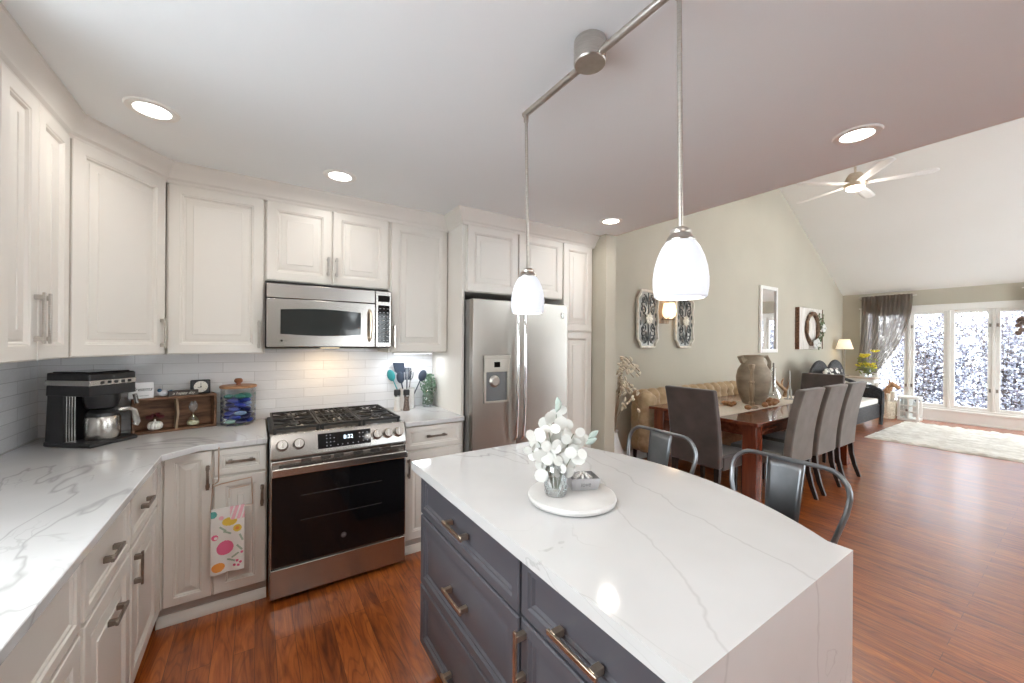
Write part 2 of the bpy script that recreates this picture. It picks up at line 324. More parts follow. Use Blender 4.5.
        o = bpy.data.objects.new(name, me); COL.objects.link(o)
        if parent is not None: o.parent = parent
        if loc is not None: o.location = loc
        if solid:
            md = o.modifiers.new('solid', 'SOLIDIFY'); md.thickness = solid; md.offset = 0
        if sub:
            md = o.modifiers.new('sub', 'SUBSURF'); md.levels = sub; md.render_levels = sub
        if bevel:
            md = o.modifiers.new('bevel', 'BEVEL'); md.width = bevel; md.segments = seg; md.limit_method = 'ANGLE'; md.angle_limit = math.radians(40)
        return o

def thing(name, label, cat, loc=(0, 0, 0), rz=0.0, group=None):
    o = bpy.data.objects.new(name, None); COL.objects.link(o); o.location = loc; o.rotation_euler = (0, 0, rz); o.empty_display_size = 0.1
    o['label'] = label; o['category'] = cat
    if group: o['group'] = group
    return o
def tag(o, label, cat, group=None, kind=None):
    o['label'] = label; o['category'] = cat
    if group: o['group'] = group
    if kind: o['kind'] = kind
    return o
def struct(o): o['kind'] = 'structure'; return o
def kids(o): return [c for c in bpy.data.objects if c.parent == o]
def dup(root, loc, rz, label, group=None):
    r = root.copy(); COL.objects.link(r); r.location = loc; r.rotation_euler = (0, 0, rz); r['label'] = label
    if group: r['group'] = group
    for ch in kids(root):
        c = ch.copy(); COL.objects.link(c); c.parent = r
        for g in kids(ch):
            d = g.copy(); COL.objects.link(d); d.parent = c
    return r
def text_mesh(name, body, size, m, parent, loc, rot, extrude=0.0005, shear=0.0, sx=1.0):
    cu = bpy.data.curves.new(name, 'FONT'); cu.body = body; cu.size = size; cu.extrude = extrude; cu.align_x = 'CENTER'; cu.align_y = 'CENTER'; cu.shear = shear
    t = bpy.data.objects.new(name + '_tmp', cu); COL.objects.link(t)
    dg = bpy.context.evaluated_depsgraph_get(); me = bpy.data.meshes.new_from_object(t.evaluated_get(dg)); bpy.data.objects.remove(t)
    me.materials.clear(); me.materials.append(m)
    o = bpy.data.objects.new(name, me); COL.objects.link(o); o.parent = parent; o.location = loc; o.rotation_euler = rot; o.scale = (sx, 1, 1)
    return o
FRONT = (PI / 2, 0, 0)   # text facing local -y

# ------------------------------------------------------------------ dimensions
XL, YB, XR, YS = -1.01, 3.20, 11.0, -2.9
ZC = 2.44; XF = 2.72; ZE = 2.555; XRI = (XF + XR) / 2; ZR = ZE + 0.543 * (XR - XRI)
WT = 0.14

# ------------------------------------------------------------------ room shell
struct(MB().box(XL - WT, XR + WT, YS - WT, YB + WT, -0.06, 0).build('floor', floor_m, smooth=0))
struct(MB().box(XL - WT, XF, YS - WT, YB + WT, ZC, ZC + 0.10).build('ceiling', ceil_m, smooth=0))
def vault_side(xa, xb, za, zb):
    m = MB(); poly = [(xa, za), (xb, zb), (xb, zb + .08), (xa, za + .08)]
    return m.prism_dir(poly, 'y', YS - WT, YB + WT)
struct(vault_side(XRI, XR + WT, ZR, ZE - 0.543 * WT).build('ceiling_vault', vault_m, smooth=0))
struct(vault_side(XF - .02, XRI, ZE - .011, ZR).build('ceiling_vault', vault_m, smooth=0))
# back wall: kitchen part and gable part in one mesh
w = MB(); w.box(XL - WT, XF, YB, YB + WT, 0, ZC); w.prism_dir([(XF, 0), (XR, 0), (XR, ZE), (XRI, ZR), (XF, ZE)], 'y', YB, YB + WT)
struct(w.build('wall_back', wall_m, smooth=0))
struct(MB().box(XF - 0.0, XF + 0.02, YS, YB, ZC + .0, ZE + 0.02).build('wall_header', vault_m, smooth=0))
# left wall with the window over the sink
w = MB(); w.box(XL - WT, XL, 1.50, YB + WT, 0, ZC); w.box(XL - WT, XL, YS - WT, -0.1, 0, ZC); w.box(XL - WT, XL, -0.1, 1.50, 0, 1.06); w.box(XL - WT, XL, -0.1, 1.50, 2.15, ZC)
struct(w.build('wall_left', wall_m, smooth=0))
# front wall (behind the camera); patio doors and gable window added for daylight
w = MB(); xs = [(XL - WT, 1.5), (3.2, 5.9), (6.9, 7.4), (10.4, XR + WT)]
for a, b in xs: w.box(a, b, YS - WT, YS, 0, ZC)
w.box(1.5, 3.2, YS - WT, YS, 2.1, ZC); w.box(1.5, 3.2, YS - WT, YS, 0, .95); w.box(5.9, 6.9, YS - WT, YS, 2.3, ZC); w.box(5.9, 6.9, YS - WT, YS, 0, 1.6); w.box(7.4, 10.4, YS - WT, YS, 2.25, ZC)
w.prism_dir([(XF, ZC), (XR, ZC), (XR, ZE), (XR - .1, ZE + .04), (XF + .1, ZE + .04), (XF, ZE)], 'y', YS - WT, YS)
w.prism_dir([(XF + .1, ZE + .04), (4.5, ZE + .04), (4.5, ZE + .543 * (4.5 - XF))], 'y', YS - WT, YS); w.prism_dir([(XR - .1, ZE + .04), (9.2, ZE + .04), (9.2, ZE + .543 * (XR - 9.2))], 'y', YS - WT, YS)
w.prism_dir([(4.5, 3.6), (9.2, 3.6), (9.2, ZE + .543 * (XR - 9.2)), (XRI, ZR), (4.5, ZE + .543 * (4.5 - XF))], 'y', YS - WT, YS)
struct(w.build('wall_front', wall_m, smooth=0))
# right wall with the casement bank
WY0, WY1, WZ0, WZ1 = -2.30, 2.80, 0.25, 2.13
w = MB(); w.box(XR, XR + WT, YS - WT, WY0, 0, ZE); w.box(XR, XR + WT, WY1, YB + WT, 0, ZE); w.box(XR, XR + WT, WY0, WY1, 0, WZ0); w.box(XR, XR + WT, WY0, WY1, WZ1, ZE)
struct(w.build('wall_right', wall_m, smooth=0))
# stub wall closing the pantry side
struct(MB().box(2.615, 2.745, 2.45, YB, 0, ZC).build('wall_middle', wall_m, smooth=0, bevel=0.004))
# window bank: frame, sashes, panes
wf = MB()
wf.box(XR - 0.03, XR + 0.06, WY0 - .09, WY1 + .09, WZ1, WZ1 + 0.115)
wf.box(XR - 0.045, XR + 0.06, WY0 - .11, WY1 + .11, WZ1 + 0.095, WZ1 + 0.12)
wf.box(XR - 0.03, XR + 0.06, WY0 - .09, WY0, 0.22, WZ1); wf.box(XR - 0.03, XR + 0.06, WY1, WY1 + .09, 0.22, WZ1)
wf.box(XR - 0.02, XR + WT - .01, WY0, WY1, WZ0 - .02, WZ0 + .02)
winf = struct(wf.build('window_1', trim_w, bevel=0.004))
PITCH = 0.54; y1 = 2.655
ks = 0
while y1 - PITCH > WY0 - 0.25:
    a = y1 - 0.50; b = y1
    MB().box(XR - 0.015, XR + 0.08, b, b + 0.04, WZ0 + .02, WZ1).build('mullion', trim_w, winf, bevel=0.004)
    sm = MB(); fr = .052
    sm.box(XR + .0, XR + .05, a, a + fr, WZ0 + .02, WZ1); sm.box(XR + .0, XR + .05, b - fr, b, WZ0 + .02, WZ1)
    sm.box(XR + .0, XR + .05, a + fr, b - fr, WZ0 + .02, WZ0 + .075); sm.box(XR + .0, XR + .05, a + fr, b - fr, WZ1 - .06, WZ1)
    sash = sm.build('sash', trim_w, winf, bevel=0.005)
    MB().box(XR + .022, XR + .028, a + fr, b - fr, WZ0 + .075, WZ1 - .06).build('pane', pane_glass, sash, smooth=0)
    for zz in (0.62, 1.80):
        MB().box(XR - .02, XR + .0, (a + .01) if ks % 2 == 0 else (b - .035), (a + .035) if ks % 2 == 0 else (b - .01), zz, zz + .06).build('latch', dark_nickel, sash, bevel=.003)
    y1 -= PITCH; ks += 1
MB().box(XR - 0.015, XR + 0.08, y1, y1 + 0.04, WZ0 + .02, WZ1).build('mullion', trim_w, winf, bevel=0.004)
# low ledge / baseboard under the windows
m = MB(); m.box(XR - 0.02, XR, -2.8, 3.19, 0, 0.20); m.box(XR - .05, XR, WY0 - .1, WY1 + .1, 0.20, 0.235); m.box(XR - .035, XR - .02, -2.8, 3.19, 0, .03)
struct(m.build('baseboard_right', trim_w, bevel=0.003))
struct(MB().box(2.75, XR - .03, YB - .016, YB, 0, .13).build('baseboard_back', trim_w, bevel=0.003))
struct(MB().box(2.745, 2.76, 2.45, YB - .016, 0, .13).box(2.61, 2.76, 2.436, 2.45, 0, .13).build('baseboard_middle', trim_w, bevel=0.003))
# sink window
m = MB(); m.box(XL - .01, XL + .015, -.17, -.1, 1.0, 2.22); m.box(XL - .01, XL + .015, 1.5, 1.57, 1.0, 2.22); m.box(XL - .01, XL + .015, -.17, 1.57, 2.15, 2.22); m.box(XL - .10, XL + .03, -.17, 1.57, 1.03, 1.06)
m.box(XL - .09, XL - .05, .67, .73, 1.06, 2.15); m.box(XL - .09, XL - .05, -.1, 1.5, 1.06, 1.10); m.box(XL - .09, XL - .05, -.1, 1.5, 2.11, 2.15)
w2 = struct(m.build('window_2', trim_w, bevel=0.004)); MB().box(XL - .073, XL - .068, -.1, 1.5, 1.1, 2.11).build('pane', pane_glass, w2, smooth=0)
for k, (a, b) in enumerate(((7.4, 10.4),)):
    m = MB(); n_ = 3
    for q in range(n_ + 1):
        x = a + (b - a) * q / n_; m.box(max(a, x - .04), min(b, x + .04), YS - .10, YS - .04, 0.02, 2.25)
    m.box(a, b, YS - .10, YS - .04, 2.18, 2.25); m.box(a, b, YS - .10, YS - .04, 0.0, .12)
    d = struct(m.build('added_door_%d' % (k + 1), trim_w, bevel=.004)); MB().box(a + .04, b - .04, YS - .073, YS - .067, .12, 2.18).build('pane', pane_glass, d, smooth=0)  # unseen patio doors, added to let daylight in

m = MB()
for x in (4.5, 6.0, 7.6, 9.14): m.box(x, x + .06, YS - .10, YS - .04, 2.6, 3.6)
m.box(4.5, 9.2, YS - .10, YS - .04, 2.6, 2.66); m.box(4.5, 9.2, YS - .10, YS - .04, 3.54, 3.6)
w3 = struct(m.build('added_window_3', trim_w, bevel=.004)); MB().box(4.5, 9.2, YS - .073, YS - .067, 2.66, 3.54).build('pane', pane_glass, w3, smooth=0)  # unseen gable window, added for more daylight in the vault
m = MB()
for x in (1.5, 2.32, 3.14): m.box(x, x + .06, YS - .10, YS - .04, .95, 2.1)
m.box(1.5, 3.2, YS - .10, YS - .04, .95, 1.01); m.box(1.5, 3.2, YS - .10, YS - .04, 2.04, 2.1)
w4 = struct(m.build('window_4', trim_w, bevel=.004)); MB().box(1.5, 3.2, YS - .073, YS - .067, 1.01, 2.04).build('pane', pane_glass, w4, smooth=0)
m = MB()
for x in (5.9, 6.84): m.box(x, x + .06, YS - .10, YS - .04, 1.6, 2.3)
m.box(5.9, 6.9, YS - .10, YS - .04, 1.6, 1.66); m.box(5.9, 6.9, YS - .10, YS - .04, 2.24, 2.3)
for k in range(12): m.box(5.94, 6.86, YS - .03, YS - .005, 1.66 + k * .05, 1.696 + k * .05)
w5 = struct(m.build('window_5', trim_w)); MB().box(5.9, 6.9, YS - .073, YS - .067, 1.66, 2.24).build('pane', pane_glass, w5, smooth=0)
# outdoors: snow and bare winter shrubs
g = MB(); g.grid(lambda u, v: (XR + WT + .02 + 30 * u, -20 + 40 * v, -0.30 + .03 * math.sin(5 * u * 3) * math.sin(v * 23)), 30, 50)
g.grid(lambda u, v: (-18 + 30 * u, YS - WT - .02 - 20 * v, -.25 - .05 * math.sin(u * 20)), 20, 20)
g.grid(lambda u, v: (XL - WT - .02 - 16 * v, -12 + 22 * u, -.25 - .05 * math.sin(u * 20)), 20, 20)
tag(g.build('snowy_ground', snow), 'snow covered ground outside the windows', 'snow', kind='stuff')
twig1 = mat('twig_lilac_grey', (0.20, 0.19, 0.24), 0.8); twig2 = mat('twig_brown', (0.11, 0.085, 0.08), 0.8); twig3 = mat('frosted_leaf', (0.64, 0.66, 0.73), 0.7); twig4 = mat('grey_blue_leaf', (0.34, 0.36, 0.44), 0.7)
def shrub(cx, cy, rx, ry, hz, seed, label):
    rnd = random.Random(seed); t = thing('winter_shrub', label, 'shrub', (cx, cy, -0.25), 0, 'snowy shrubs outside the living room window')
    m = MB()
    for i in range(13000):
        a = rnd.uniform(0, 2 * PI); q = rnd.random() ** .4; ph = rnd.uniform(0, PI / 2)
        p = Vector((rx * q * math.cos(a) * math.cos(ph * .8), ry * q * math.sin(a) * math.cos(ph * .8), 0.1 + hz * q * math.sin(ph)))
        p.z = rnd.uniform(0.05, hz * math.sqrt(max(0.02, 1 - (p.x / rx) ** 2 * .6 - (p.y / ry) ** 2 * .35)))
        sz = rnd.uniform(.009, .028)
        d1 = Vector((rnd.gauss(0, 1), rnd.gauss(0, 1), rnd.gauss(0, 1))).normalized(); d2 = d1.orthogonal().normalized()
        rr = rnd.random(); mi = 0 if rr < .30 else 1 if rr < .48 else 2 if rr < .78 else 3
        hx = [p + (d1 * math.cos(k * PI / 3) + d2 * math.sin(k * PI / 3)) * sz for k in range(6)]
        m.add(hx, [tuple(range(6))], mi)
    m.build('foliage', [twig1, twig2, twig3, twig4], t, smooth=0)
    b = MB()
    for i in range(26):
        a = rnd.uniform(0, 2 * PI); r = rnd.uniform(.3, .95)
        e = Vector((rx * r * math.cos(a), ry * r * math.sin(a), hz * rnd.uniform(.55, .9)))
        b.tube([(0.1 * math.cos(a), 0.1 * math.sin(a), -.05), e * .45 + Vector((0, 0, .2)), e], .012, 5, rads=[.022, .014, .005])
    b.build('branches', twig2, t)
for k, (cx, cy, rx, ry, hz, lb) in enumerate([
        (13.0, 3.6, .8, .66, 2.7, 'snow speckled bare shrub behind the sheer curtain, leftmost outside'),
        (13.1, 2.3, .8, .74, 2.9, 'snow speckled shrub outside, right of the curtain edge'),
        (12.9, 1.1, .75, .74, 2.6, 'snow speckled shrub outside, behind the right-hand clear panes'),
        (13.2, -0.2, .8, .66, 2.8, 'snow speckled shrub outside, at the right edge of the picture'),
        (13.0, -1.6, .8, .66, 2.6, 'snow speckled shrub outside, right of the picture edge')]):
    shrub(cx, cy, rx, ry, hz, k + 3, lb)
hz_ = MB()
rnd = random.Random(4)
for i in range(22000):
    p = Vector((rnd.uniform(14.5, 15.6), rnd.uniform(-5, 8), rnd.uniform(0, 4.2))); sz = rnd.uniform(.025, .065)
    d1 = Vector((rnd.gauss(0, 1), rnd.gauss(0, 1), rnd.gauss(0, 1))).normalized(); d2 = d1.orthogonal().normalized(); rr = rnd.random()
    hz_.add([p + (d1 * math.cos(k * PI / 3) + d2 * math.sin(k * PI / 3)) * sz for k in range(6)], [tuple(range(6))], 0 if rr < .3 else 1 if rr < .45 else 2 if rr < .8 else 3)
tag(hz_.build('hedge', [twig1, twig2, twig3, twig4], smooth=0), 'tall frosty hedge standing behind the shrubs outside', 'hedge', kind='stuff')

# ------------------------------------------------------------------ lights of the room
def can_light(x, y, label, watt=CAN_W):
    t = thing('recessed_light', label, 'ceiling light', (x, y, ZC), 0, 'recessed ceiling lights')
    MB().lathe([(.062, 0.0), (.062, -.006), (.070, -.009), (.088, -.006), (.092, 0.0)], n=32, caps=False).build('trim_ring', trim_w, t)
    MB().lathe([(.0005, -.004), (.062, -.003)], n=32, caps=False).build('lens', can_lens, t)
    ld = bpy.data.lights.new('recessed_lamp', 'AREA'); ld.shape = 'DISK'; ld.size = 0.12; ld.energy = watt; ld.color = (1, .95, .88); ld.spread = math.radians(170)
    lo = bpy.data.objects.new('lamp', ld); COL.objects.link(lo); lo.parent = t; lo.location = (0, 0, -.012)
can_lb = ['lit recessed ceiling light above the corner cabinet by the left wall', 'lit recessed ceiling light above the microwave', 'lit recessed ceiling light near the pantry end of the ceiling',
          'large looking recessed ceiling light in front of the ceiling fan', 'added unseen recessed light over the aisle between sink counter and island', 'added unseen recessed light behind the camera on the left', 'added unseen recessed light behind the camera on the right']
for k, ((x, y), lb) in enumerate(zip(CAN_POS, can_lb)): can_light(x, y, lb, (1.8, 1.7, 2.2, 2.0, 4.4, 7.0, 6.5)[k])

# island pendant track
PX = 0.90; PY1, PY2 = 1.278, 0.600
t = thing('pendant_track_light', 'brushed nickel bar with two white glass pendants hanging over the island', 'pendant light', (PX, .92, ZC))
MB().lathe([(.052, 0), (.052, -.070), (.049, -.074), (.0005, -.074)], n=32).build('canopy', nickel, t)
bar = MB(); bar.tube([(0, PY2 - .92 - .06, -.060), (0, 0, -.060), (0, PY1 - .92 + .012, -.060)], .0125, 14); bar.cyl((0, 0, -.03), (0, 0, -.060), .02)
bar.build('track_bar', nickel, t)
for py, nm in ((PY1, 'far'), (PY2, 'near')):
    yy = py - .92
    rd = MB(); rd.cyl((0, yy, -.068), (.015, yy, 1.750 - ZC), .0062, n=10); rd.cyl((0, yy, -.068), (0, yy, -.092), .010, n=10)
    rod = rd.build('rod', nickel, t)
    zc = 1.577 - ZC
    MB().lathe([(.010, zc + .184), (.014, zc + .182), (.025, zc + .176), (.027, zc + .170), (.026, zc + .166), (.028, zc + .162), (.037, zc + .149), (.036, zc + .144)], (.015, yy, 0), 28).build('lamp_cap', nickel, t)
    pr = [(.060, 0), (.064, .004), (.0675, .028), (.0675, .052), (.064, .080), (.057, .106), (.047, .130), (.036, .146)]
    inn = [(r - .0035, z) for r, z in pr]
    sh = MB().lathe([(r, zc + z) for r, z in pr] + [(r, zc + z) for r, z in inn[::-1]] + [(pr[0][0], zc)], (.015, yy, 0), 36, caps=False).build('lamp_shade', frost, t)
    MB().ell((.015, yy, zc + .095), (.026, .026, .034)).build('bulb', mat('bulb_glow', (1, .93, .82), .5, 0, emit=6.0), t)
    ld = bpy.data.lights.new('pendant_lamp', 'POINT'); ld.energy = PEND_W; ld.shadow_soft_size = .04; ld.color = (1, .94, .85)
    lo = bpy.data.objects.new('lamp', ld); COL.objects.link(lo); lo.parent = t; lo.location = (.015, yy, zc + .03)

# ceiling fan
FX, FY, FZ = 6.86, 1.87, 3.66
t = thing('ceiling_fan', 'five-bladed ceiling fan with white blades and a lit brass hub', 'fan', (FX, FY, FZ))
MB().lathe([(.075, ZR - FZ - .02), (.075, ZR - FZ - .07), (.03, ZR - FZ - .11)]).cyl((0, 0, .12), (0, 0, ZR - FZ - .05), .013).build('downrod', champagne, t)
MB().lathe([(.02, .16), (.07, .15), (.10, .10), (.125, .04), (.125, -.01), (.11, -.035), (.02, -.035)], n=28).build('motor_housing', champagne, t)
MB().lathe([(.10, -.035), (.10, -.055), (.07, -.075), (.001, -.08)], n=28).build('light_kit', mat('fan_light', (1, .95, .84), .5, 0, emit=6.0), t)
blade_m = mat('white_fan_blade', (0.82, 0.81, 0.79), 0.4)
for k in range(5):
    a = math.radians(-69 + 72 * k); m = MB()
    ca, sa = math.cos(a), math.sin(a)
    def bl(u, v):
        r = .11 + .69 * u; wdt = (.045 + .022 * math.sin(min(1, u * 1.15) * PI * .62)) * (1 if u < .93 else math.sqrt(max(0.02, 1 - ((u - .93) / .07) ** 2)))
        o = (v - .5) * 2 * wdt; return (ca * r - sa * o, sa * r + ca * o, 0.01 - .10 * o)
    m.grid(bl, 16, 4); m.build('blade', blade_m, t, solid=.008)
ld = bpy.data.lights.new('fan_lamp', 'POINT'); ld.energy = 10; ld.shadow_soft_size = .08; ld.color = (1, .93, .82)
lo = bpy.data.objects.new('lamp', ld); COL.objects.link(lo); lo.parent = t; lo.location = (0, 0, -.13)

# ------------------------------------------------------------------ backsplash
m = MB(); m.box(XL + .012, 1.27, YB - .012, YB, .914, 1.40); m.box(XL, XL + .012, -.6, YB, .914, 1.03); m.box(XL, XL + .012, 1.57, YB, 1.03, 1.40)
struct(m.build('wall_tiles', tile, smooth=0)); bpy.data.objects['wall_tiles'].name = 'trim_1'

# ------------------------------------------------------------------ cabinets
def handle_mb(x, z, L, vert, yf, bw=.013, stand=.030):
    m = MB(); h = L / 2; p = L / 2 - .018
    if vert:
        m.box(x - bw / 2, x + bw / 2, yf - stand, yf - stand + .008, z - h, z + h)
        for s in (-1, 1): m.box(x - bw / 2 - .002, x + bw / 2 + .002, yf - stand + .004, yf, z + s * p - .009, z + s * p + .009)
    else:
        m.box(x - h, x + h, yf - stand, yf - stand + .008, z - bw / 2, z + bw / 2)
        for s in (-1, 1): m.box(x + s * p - .009, x + s * p + .009, yf - stand + .004, yf, z - bw / 2 - .002, z + bw / 2 + .002)
    return m
def front(T, kind, x0, x1, z0, z1, m, hm=None, hx=None, hz=None, hl=.13, vert=True, prof=None, t=.02, stand=.028):
    d = MB().panel(x0, x1, z0, z1, t, prof).build(kind, m, T, smooth=20)
    if hm is not None: handle_mb(hx, hz, hl, vert, -t, stand=stand).build('handle', hm, d, bevel=.0015)
    return d
DP = [(0, 0), (0, .017), (.003, .02), (.030, .02), (.034, .015), (.040, .015), (.044, .010), (.050, .010)]
# --- upper cabinets on the range wall (local: x right, y into wall, z up)
def upper(x0, x1, z0, z1, doors, label, yf=2.89, depth=.307, name='wall_cabinet'):
    t = thing(name, label, 'cabinet', (x0, yf, z0)); w_ = x1 - x0
    MB().box(0, w_, 0, depth, 0, z1 - z0).build('body', cream, t, bevel=.002)
    for (a, b, hs) in doors:
        a -= x0; b -= x0; hx = (a + .022) if hs == 'l' else (b - .022) if hs == 'r' else None
        front(t, 'door', a, b, .005, z1 - z0 - .006, cream, nickel if hx is not None else None, hx, .12, .17 if z1 - z0 > .6 else .13)
    return t
upper(-.43, .040, 1.375, 2.345, [(-.420, .030, 'r')], 'tall cream wall cabinet left of the microwave')
upper(.040, .806, 1.835, 2.345, [(.046, .418, 'r'), (.426, .798, 'l')], 'short two-door cream wall cabinet above the microwave')
upper(.806, 1.272, 1.375, 2.345, [(.822, 1.264, 'l')], 'tall cream wall cabinet between microwave and fridge panel')
# --- diagonal corner upper
ax, ay, bx, by = -.703, 2.475, -.438, 2.879
ang = math.atan2(by - ay, bx - ax); L = math.hypot(bx - ax, by - ay)
t = thing('corner_cabinet', 'cream diagonal corner wall cabinet above the coffee maker', 'cabinet', (ax, ay, 1.375), ang)
inv = Matrix.Rotation(-ang, 2)
poly = [tuple(inv @ Vector((px - ax, py - ay))) for px, py in [(ax, ay), (bx, by), (bx, YB - .002), (XL + .002, YB - .002), (XL + .002, ay)]]
MB().prism(poly, 0, .97).build('body', cream, t, bevel=.002)
front(t, 'door', .012, L - .012, .005, .964, cream, nickel, L - .036, .12, .17)
# --- left wall uppers (local x = world +Y, y = world -X)
t = thing('wall_cabinet', 'cream two-door wall cabinet on the left wall', 'cabinet', (-.703, 1.60, 1.375), PI / 2)
MB().box(0, .872, 0, .305, 0, .97).build('body', cream, t, bevel=.002)
front(t, 'door', .318, .572, .005, .964, cream, nickel, .550, .16, .19)
front(t, 'door', .578, .860, .005, .964, cream, nickel, .600, .16, .19)
front(t, 'door', .01, .310, .005, .964, cream)
# --- fridge surround and pantry
t = thing('fridge_surround_panel', 'tall cream side panel between right counter and fridge', 'panel', (1.272, 2.62, 0))
MB().box(0, .022, 0, .577, 0, 2.345).build('side_panel', cream, t, bevel=.002)
t = upper(1.296, 2.245, 1.835, 2.345, [(1.308, 1.762, None), (1.776, 2.235, None)], 'cream two-door cabinet above the refrigerator', yf=2.62, depth=.577)
MB().ell((.472 - .01, -.03, .11), (.012, .012, .012)).build('knob', nickel, t)
t = thing('pantry_cabinet', 'tall narrow cream pantry cabinet right of the refrigerator', 'cabinet', (2.247, 2.62, 0))
MB().box(0, .366, 0, .577, .10, 2.345).box(.01, .356, .05, .577, 0, .10).build('body', cream, t, bevel=.002)
front(t, 'door', .004, .345, 1.565, 2.338, cream)
front(t, 'door', .004, .345, .11, 1.55, cream)
# --- crown moulding following all uppers
def crown(pts, name):
    prof = [(0, 2.335), (.006, 2.335), (.012, 2.350), (.024, 2.360), (.030, 2.375), (.052, 2.400), (.066, 2.418), (.070, 2.425), (.070, 2.4395), (0, 2.4395)]
    P2 = [Vector(p) for p in pts]; n = len(P2); rings = []
    for i, p in enumerate(P2):
        def nrm(a, b): d = (b - a).normalized(); return Vector((d.y, -d.x))
        if i == 0: o = nrm(P2[0], P2[1]); k = 1
        elif i == n - 1: o = nrm(P2[-2], P2[-1]); k = 1
        else:
            n1 = nrm(P2[i - 1], p); n2 = nrm(p, P2[i + 1]); o = (n1 + n2).normalized(); k = 1 / max(.3, o.dot(n1))
        rings.append([(p.x + o.x * k * d, p.y + o.y * k * d, z) for d, z in prof])
    m = MB(); q = len(prof)
    vs = [v for r in rings for v in r]; fs = []
    for i in range(n - 1):
        for j in range(q): fs.append((i * q + j, i * q + (j + 1) % q, (i + 1) * q + (j + 1) % q, (i + 1) * q + j))
    fs += [tuple(range(q))[::-1], tuple(range((n - 1) * q, n * q))]
    m.add(vs, fs); return struct(m.build(name, cream, smooth=25))
crown([(-.70, 1.0), (-.70, 2.46), (-.43, 2.87), (1.272, 2.87), (1.272, 2.60), (2.614, 2.60), (2.614, 2.62)], 'trim_2')
# filler wall behind crown
struct(MB().box(-.43, 1.272, 2.875, 2.89, 2.335, ZC).box(1.272, 2.614, 2.605, 2.62, 2.335, ZC).box(-.72, -.705, 1.0, 2.47, 2.335, ZC).build('trim_3', cream, smooth=0))

# --- base cabinets, range wall
def base_unit(x0, x1, label, fronts, yf=2.60):
    t = thing('base_cabinet', label, 'cabinet', (x0, yf, 0)); w_ = x1 - x0
    MB().box(0, w_, 0, YB - yf - .002, .10, .882).build('body', cream, t, bevel=.002)
    MB().box(0, w_, .03, .06, 0, .10).build('toe_kick', toe_m, t); MB().prism_dir([(.0, 0), (.03, 0), (.03, .045), (.022, .045), (.012, .030), (.0, .012)], 'x', 0, w_).build('shoe_moulding', cream, t)
    for f in fronts: front(t, f[0], f[1] - x0, f[2] - x0, f[3], f[4], cream, f[5], f[6] - x0, f[7], f[8], f[9], DP if f[0] == 'drawer' else None)
    return t
base_unit(-.418, .052, 'cream base cabinet left of the range with a towel rack', [
    ('door', -.388, -.196, .105, .872, dark_nickel, -.212, .74, .13, True),
    ('drawer', -.186, .046, .735, .872, dark_nickel, -.07, .806, .13, False),
    ('door', -.186, .046, .105, .722, dark_nickel, .028, .60, .12, True)])
base_unit(.832, 1.270, 'cream base cabinet right of the range', [
    ('drawer', .842, 1.262, .715, .872, dark_nickel, 1.06, .80, .15, False),
    ('door', .842, 1.262, .105, .703, dark_nickel, .862, .60, .13, True)])
# --- base cabinets, left wall; door faces at X=-.395
def base_left(y0, y1, label, fronts, xf=-.418):
    t = thing('base_cabinet', label, 'cabinet', (xf, y0, 0), PI / 2); w_ = y1 - y0; dd = xf - XL - .002
    MB().box(0, w_, 0, dd, .10, .882).build('body', cream, t, bevel=.002); MB().box(0, w_, .06, .08, 0, .10).build('toe_kick', toe_m, t)
    for f in fronts: front(t, f[0], f[1] - y0, f[2] - y0, f[3], f[4], cream, f[5], (f[6] or 0) - y0, f[7], f[8], f[9], DP if f[0] == 'drawer' else None)
    return t
base_left(2.035, 2.598, 'cream base cabinet in the corner of the left run', [
    ('drawer', 2.045, 2.50, .665, .872, dark_nickel, 2.235, .765, .13, False),
    ('door', 2.045, 2.50, .105, .650, dark_nickel, 2.085, .555, .13, True)])
base_left(1.545, 2.033, 'cream base cabinet with a pull-out door beside the sink', [
    ('drawer', 1.560, 2.023, .665, .872, dark_nickel, 1.765, .765, .13, False),
    ('door', 1.560, 2.023, .105, .650, dark_nickel, 1.815, .535, .13, False)])
base_left(.78, 1.543, 'cream sink base cabinet nearest the camera', [
    ('drawer', .79, 1.530, .665, .872, None, None, 0, 0, False),
    ('door', .79, 1.157, .105, .650, dark_nickel, 1.14, .55, .13, True), ('door', 1.163, 1.530, .105, .650, dark_nickel, 1.19, .45, .13, True)])
base_left(.0, .778, 'cream base cabinet left of the camera', [('door', .01, .768, .105, .872, dark_nickel, .74, .55, .13, True)])

# --- counter tops
ct = MB(); ct.prism([(XL + .013, -.5), (-.372, -.5), (-.372, 2.43), (-.24, 2.555), (.052, 2.555), (.052, YB - .013), (XL + .013, YB - .013)], .884, .914)
# sink opening edge is left of the frame: under-mount steel basin rim
struct(MB().box(-.4175, -.398, 2.505, 2.598, .10, .882).box(-.4175, -.392, 2.585, 2.5995, .10, .882).build('trim_4', cream, smooth=0))
co = ct.build('countertop', quartz, bevel=.003); tag(co, 'white veined quartz countertop turning the corner on the left', 'countertop')
ct = MB(); ct.box(.832, 1.271, 2.555, YB - .013, .884, .914); co = ct.build('countertop', quartz, bevel=.003); tag(co, 'short white quartz countertop between range and fridge panel', 'countertop')
t = thing('sink', 'sink on the left counter, a flat plate coloured as its shaded basin', 'sink', (-.66, .96, .915))
MB().prism([(-.2, -.24), (.17, -.24), (.17, .26), (-.2, .26)], -.0009, .0007).build('rim', steel, t); MB().prism([(-.19, -.23), (.16, -.23), (.16, .25), (-.19, .25)], .0007, .001).build('basin', mat('sink_shadow_steel', (.22, .22, .23), .3, .8), t)  # flat plate on the counter, basin shade put into its dark colour

